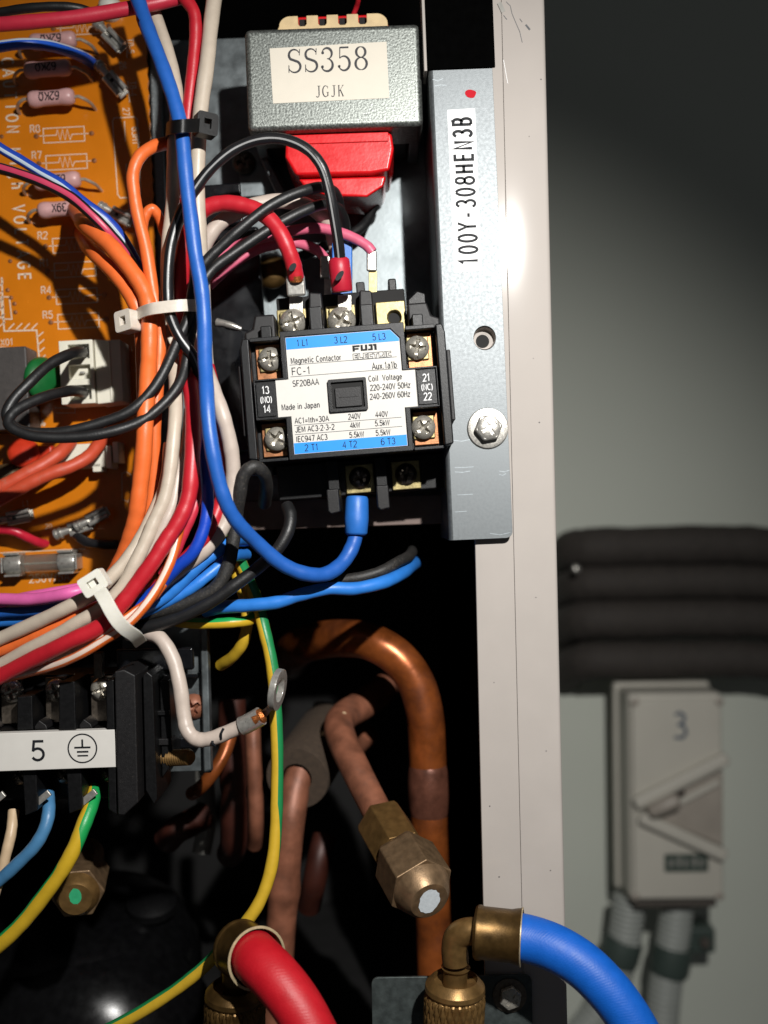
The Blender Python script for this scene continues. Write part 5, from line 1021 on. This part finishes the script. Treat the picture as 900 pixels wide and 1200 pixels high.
# brass capped service port with green dot
sp = Plane('service_port', 'brass hex service cap with a green dot at the lower left', 'valve cap', 92, 1042, 20)
a = W(98, 1016, 40); ax = W(88, 1056, 12)-a; axn = ax.normalized(); Ln = ax.length
child_of(MB().lathe([(22*kk, -.012), (24*kk, -.001), (24*kk, .002)], a, axn, 26).build('stem', 'brass_nut'), sp.o)
child_of(hexp(a, axn, 33*kk, Ln*.8, tw=.2, cham=.1).build('cap', 'brass_nut', bevel=.0007, ang=20), sp.o)
child_of(MB().lathe([(27*kk, 0), (22*kk, Ln*.12), (19*kk, Ln*.16)], a+axn*Ln*.801, axn, 32).build('cap_end', 'brass', ang=30), sp.o)
upv = (Vector((0, 0, 1))-axn*axn.z).normalized(); rtv = axn.cross(upv); et = a+axn*Ln*.9635 - rtv*0.0012*0 + upv*.0014
child_of(MB().add([et + (upv*math.cos(t)*10 + rtv*math.sin(t)*7)*kk*random.uniform(.95, 1.05) for t in [i*2*math.pi/20 for i in range(20)]], [tuple(range(20))]).build('paint_dab', 'green_paint', flat=True, ang=0), sp.o)

# ================================================================ LOWER BRACKET AND HOSES
lb_ = Plane('lower_bracket', 'dull galvanised bracket with a hex screw at the bottom edge', 'bracket', 540, 1190, 2, 1.0)
lb_.part('plate', MB().prism(rrect(-104, 84, -70, 46, 8), 0, 4), 'plate_dim', bevel=.8)
X, Zz = lb_.L(597, 1166)
sc = lb_.part('hex_screw', MB().prism([(X+14*math.cos(R(a+20)), Zz+14*math.sin(R(a+20))) for a in range(0, 360, 60)], -12, -3), 'screw_steel', bevel=2)
lb_.part('washer', MB().lathe([(20, 0), (20, 2), (15, 3)], (X, -.02, Zz), (0, -1, 0), 36), 'screw_dark', sc)
mb = MB(); screw_head(mb, X, -12, Zz, 11, 1.6, 60, .17, .7, slot=True, dep=2.2); lb_.part('cross_recess', mb, 'screw_steel', sc)
def knurl(mb, p, axis, r, h, n=26, rows=3, amp=.075):
    q = Vector((0, 0, 1)).rotation_difference(axis.normalized()); NA, NZ = n*6, rows*12; vs = []
    for j in range(NZ+1):
        v = j/NZ
        for i in range(NA):
            u = i/NA
            a1 = abs(((u*n + v*rows) % 1)-.5)*2; a2 = abs(((u*n - v*rows) % 1)-.5)*2
            d = min(a1, a2); e = min(1, min(v, 1-v)*14)
            rr = r*(1-amp+amp*min(1, d*1.7))*(1-.10*(1-e)**2)
            vs.append(p + q @ Vector((rr*math.cos(2*math.pi*u), rr*math.sin(2*math.pi*u), v*h)))
    fs = [(j*NA+i, j*NA+(i+1) % NA, (j+1)*NA+(i+1) % NA, (j+1)*NA+i) for j in range(NZ) for i in range(NA)]
    fs += [tuple(range(NA-1, -1, -1)), tuple(NZ*NA+i for i in range(NA))]
    return mb.add(vs, fs)
def hose_set(label, mat, brass, kpos, knr, kh, elbow, fer0, fer1, fr, hose, hr):
    e = bpy.data.objects.new('service_hose', None); COL.objects.link(e); e.location = W(*kpos); e.empty_display_size = .01; tag(e, label, 'hose', 'refrigerant service hoses')
    up = Vector((0.03, -0.10, 1)).normalized(); p0 = W(*kpos)
    kk = K(kpos[2])
    child_of(knurl(MB(), p0, up, knr*kk, kh*kk).build('knurled_nut', brass, ang=26), e)
    top = p0+up*kh*kk
    child_of(MB().lathe([(knr*.93*kk, 0), (knr*.98*kk, 3*kk), (knr*.96*kk, 8*kk), (knr*.82*kk, 14*kk), (knr*.72*kk, 17*kk), (knr*.70*kk, 10*kk), (knr*.45*kk, 8*kk)], top, up, 40).build('nut_collar', brass, ang=30), e)
    P = crv(pts3(elbow), 8); child_of(MB().tube(P, [15.5*kk]*len(P), 24).build('elbow', brass, ang=50), e)
    child_of(MB().lathe([(12.6*kk, 0), (14*kk, 1.2*kk), (14*kk, 22*kk), (17*kk, 26*kk)], top+up*4*kk, up, 28).build('stem', brass, ang=30), e)
    a, b = W(*fer0), W(*fer1); L_ = (b-a).length; n8 = (b-a).normalized(); k2 = K(fer0[2])
    child_of(MB().lathe([(fr*.62*k2, 0), (fr*.92*k2, L_*.03), (fr*1.0*k2, L_*.08), (fr*1.0*k2, L_*.15), (fr*.96*k2, L_*.2), (fr*.955*k2, L_*.78), (fr*1.0*k2, L_*.88), (fr*1.03*k2, L_*.97), (fr*1.05*k2, L_), (fr*.98*k2, L_), (fr*.93*k2, L_*.9)], a, n8, 28, caps=False).build('ferrule', 'brass_dark', ang=24), e)
    child_of(MB().lathe([(fr*1.0*k2, 0), (fr*1.065*k2, .0001), (fr*1.065*k2, .0004), (fr*.98*k2, .0005)], b-n8*.0002, n8, 40, caps=False).build('ferrule_lip', 'brass_lip', ang=50), e)
    P = crv(pts3(hose), 12); child_of(MB().tube(P, [hr*K(p.y*1000) for p in P], 32).build('hose', mat, origin=P[0], ang=60), e)
hose_set('blue service hose with brass elbow crossing the post at the bottom', 'hose_blue', 'brass', (530, 1240, -14), 36, 82, [(534, 1128, -18), (533, 1110, -18.5), (536, 1098, -19), (546, 1092, -20), (562, 1091, -21)], (555, 1092, -21), (611, 1098, -24), 31, [(596, 1096, -23.5), (622, 1101, -25), (652, 1112, -28), (684, 1132, -31), (714, 1162, -34), (738, 1195, -36), (765, 1245, -38), (800, 1320, -40)], 27)
hose_set('red service hose with dark brass elbow at the bottom centre', 'hose_red', 'brass_dark', (274, 1250, -16), 36, 84, [(276, 1150, -20), (276, 1132, -21), (277, 1122, -24), (281, 1118, -29), (288, 1120, -33)], (279, 1110, -20), (301, 1123, -34), 33, [(294, 1117, -29), (304, 1127, -37), (323, 1146, -43), (345, 1174, -47), (364, 1207, -50), (384, 1252, -53), (410, 1320, -55)], 29.5)
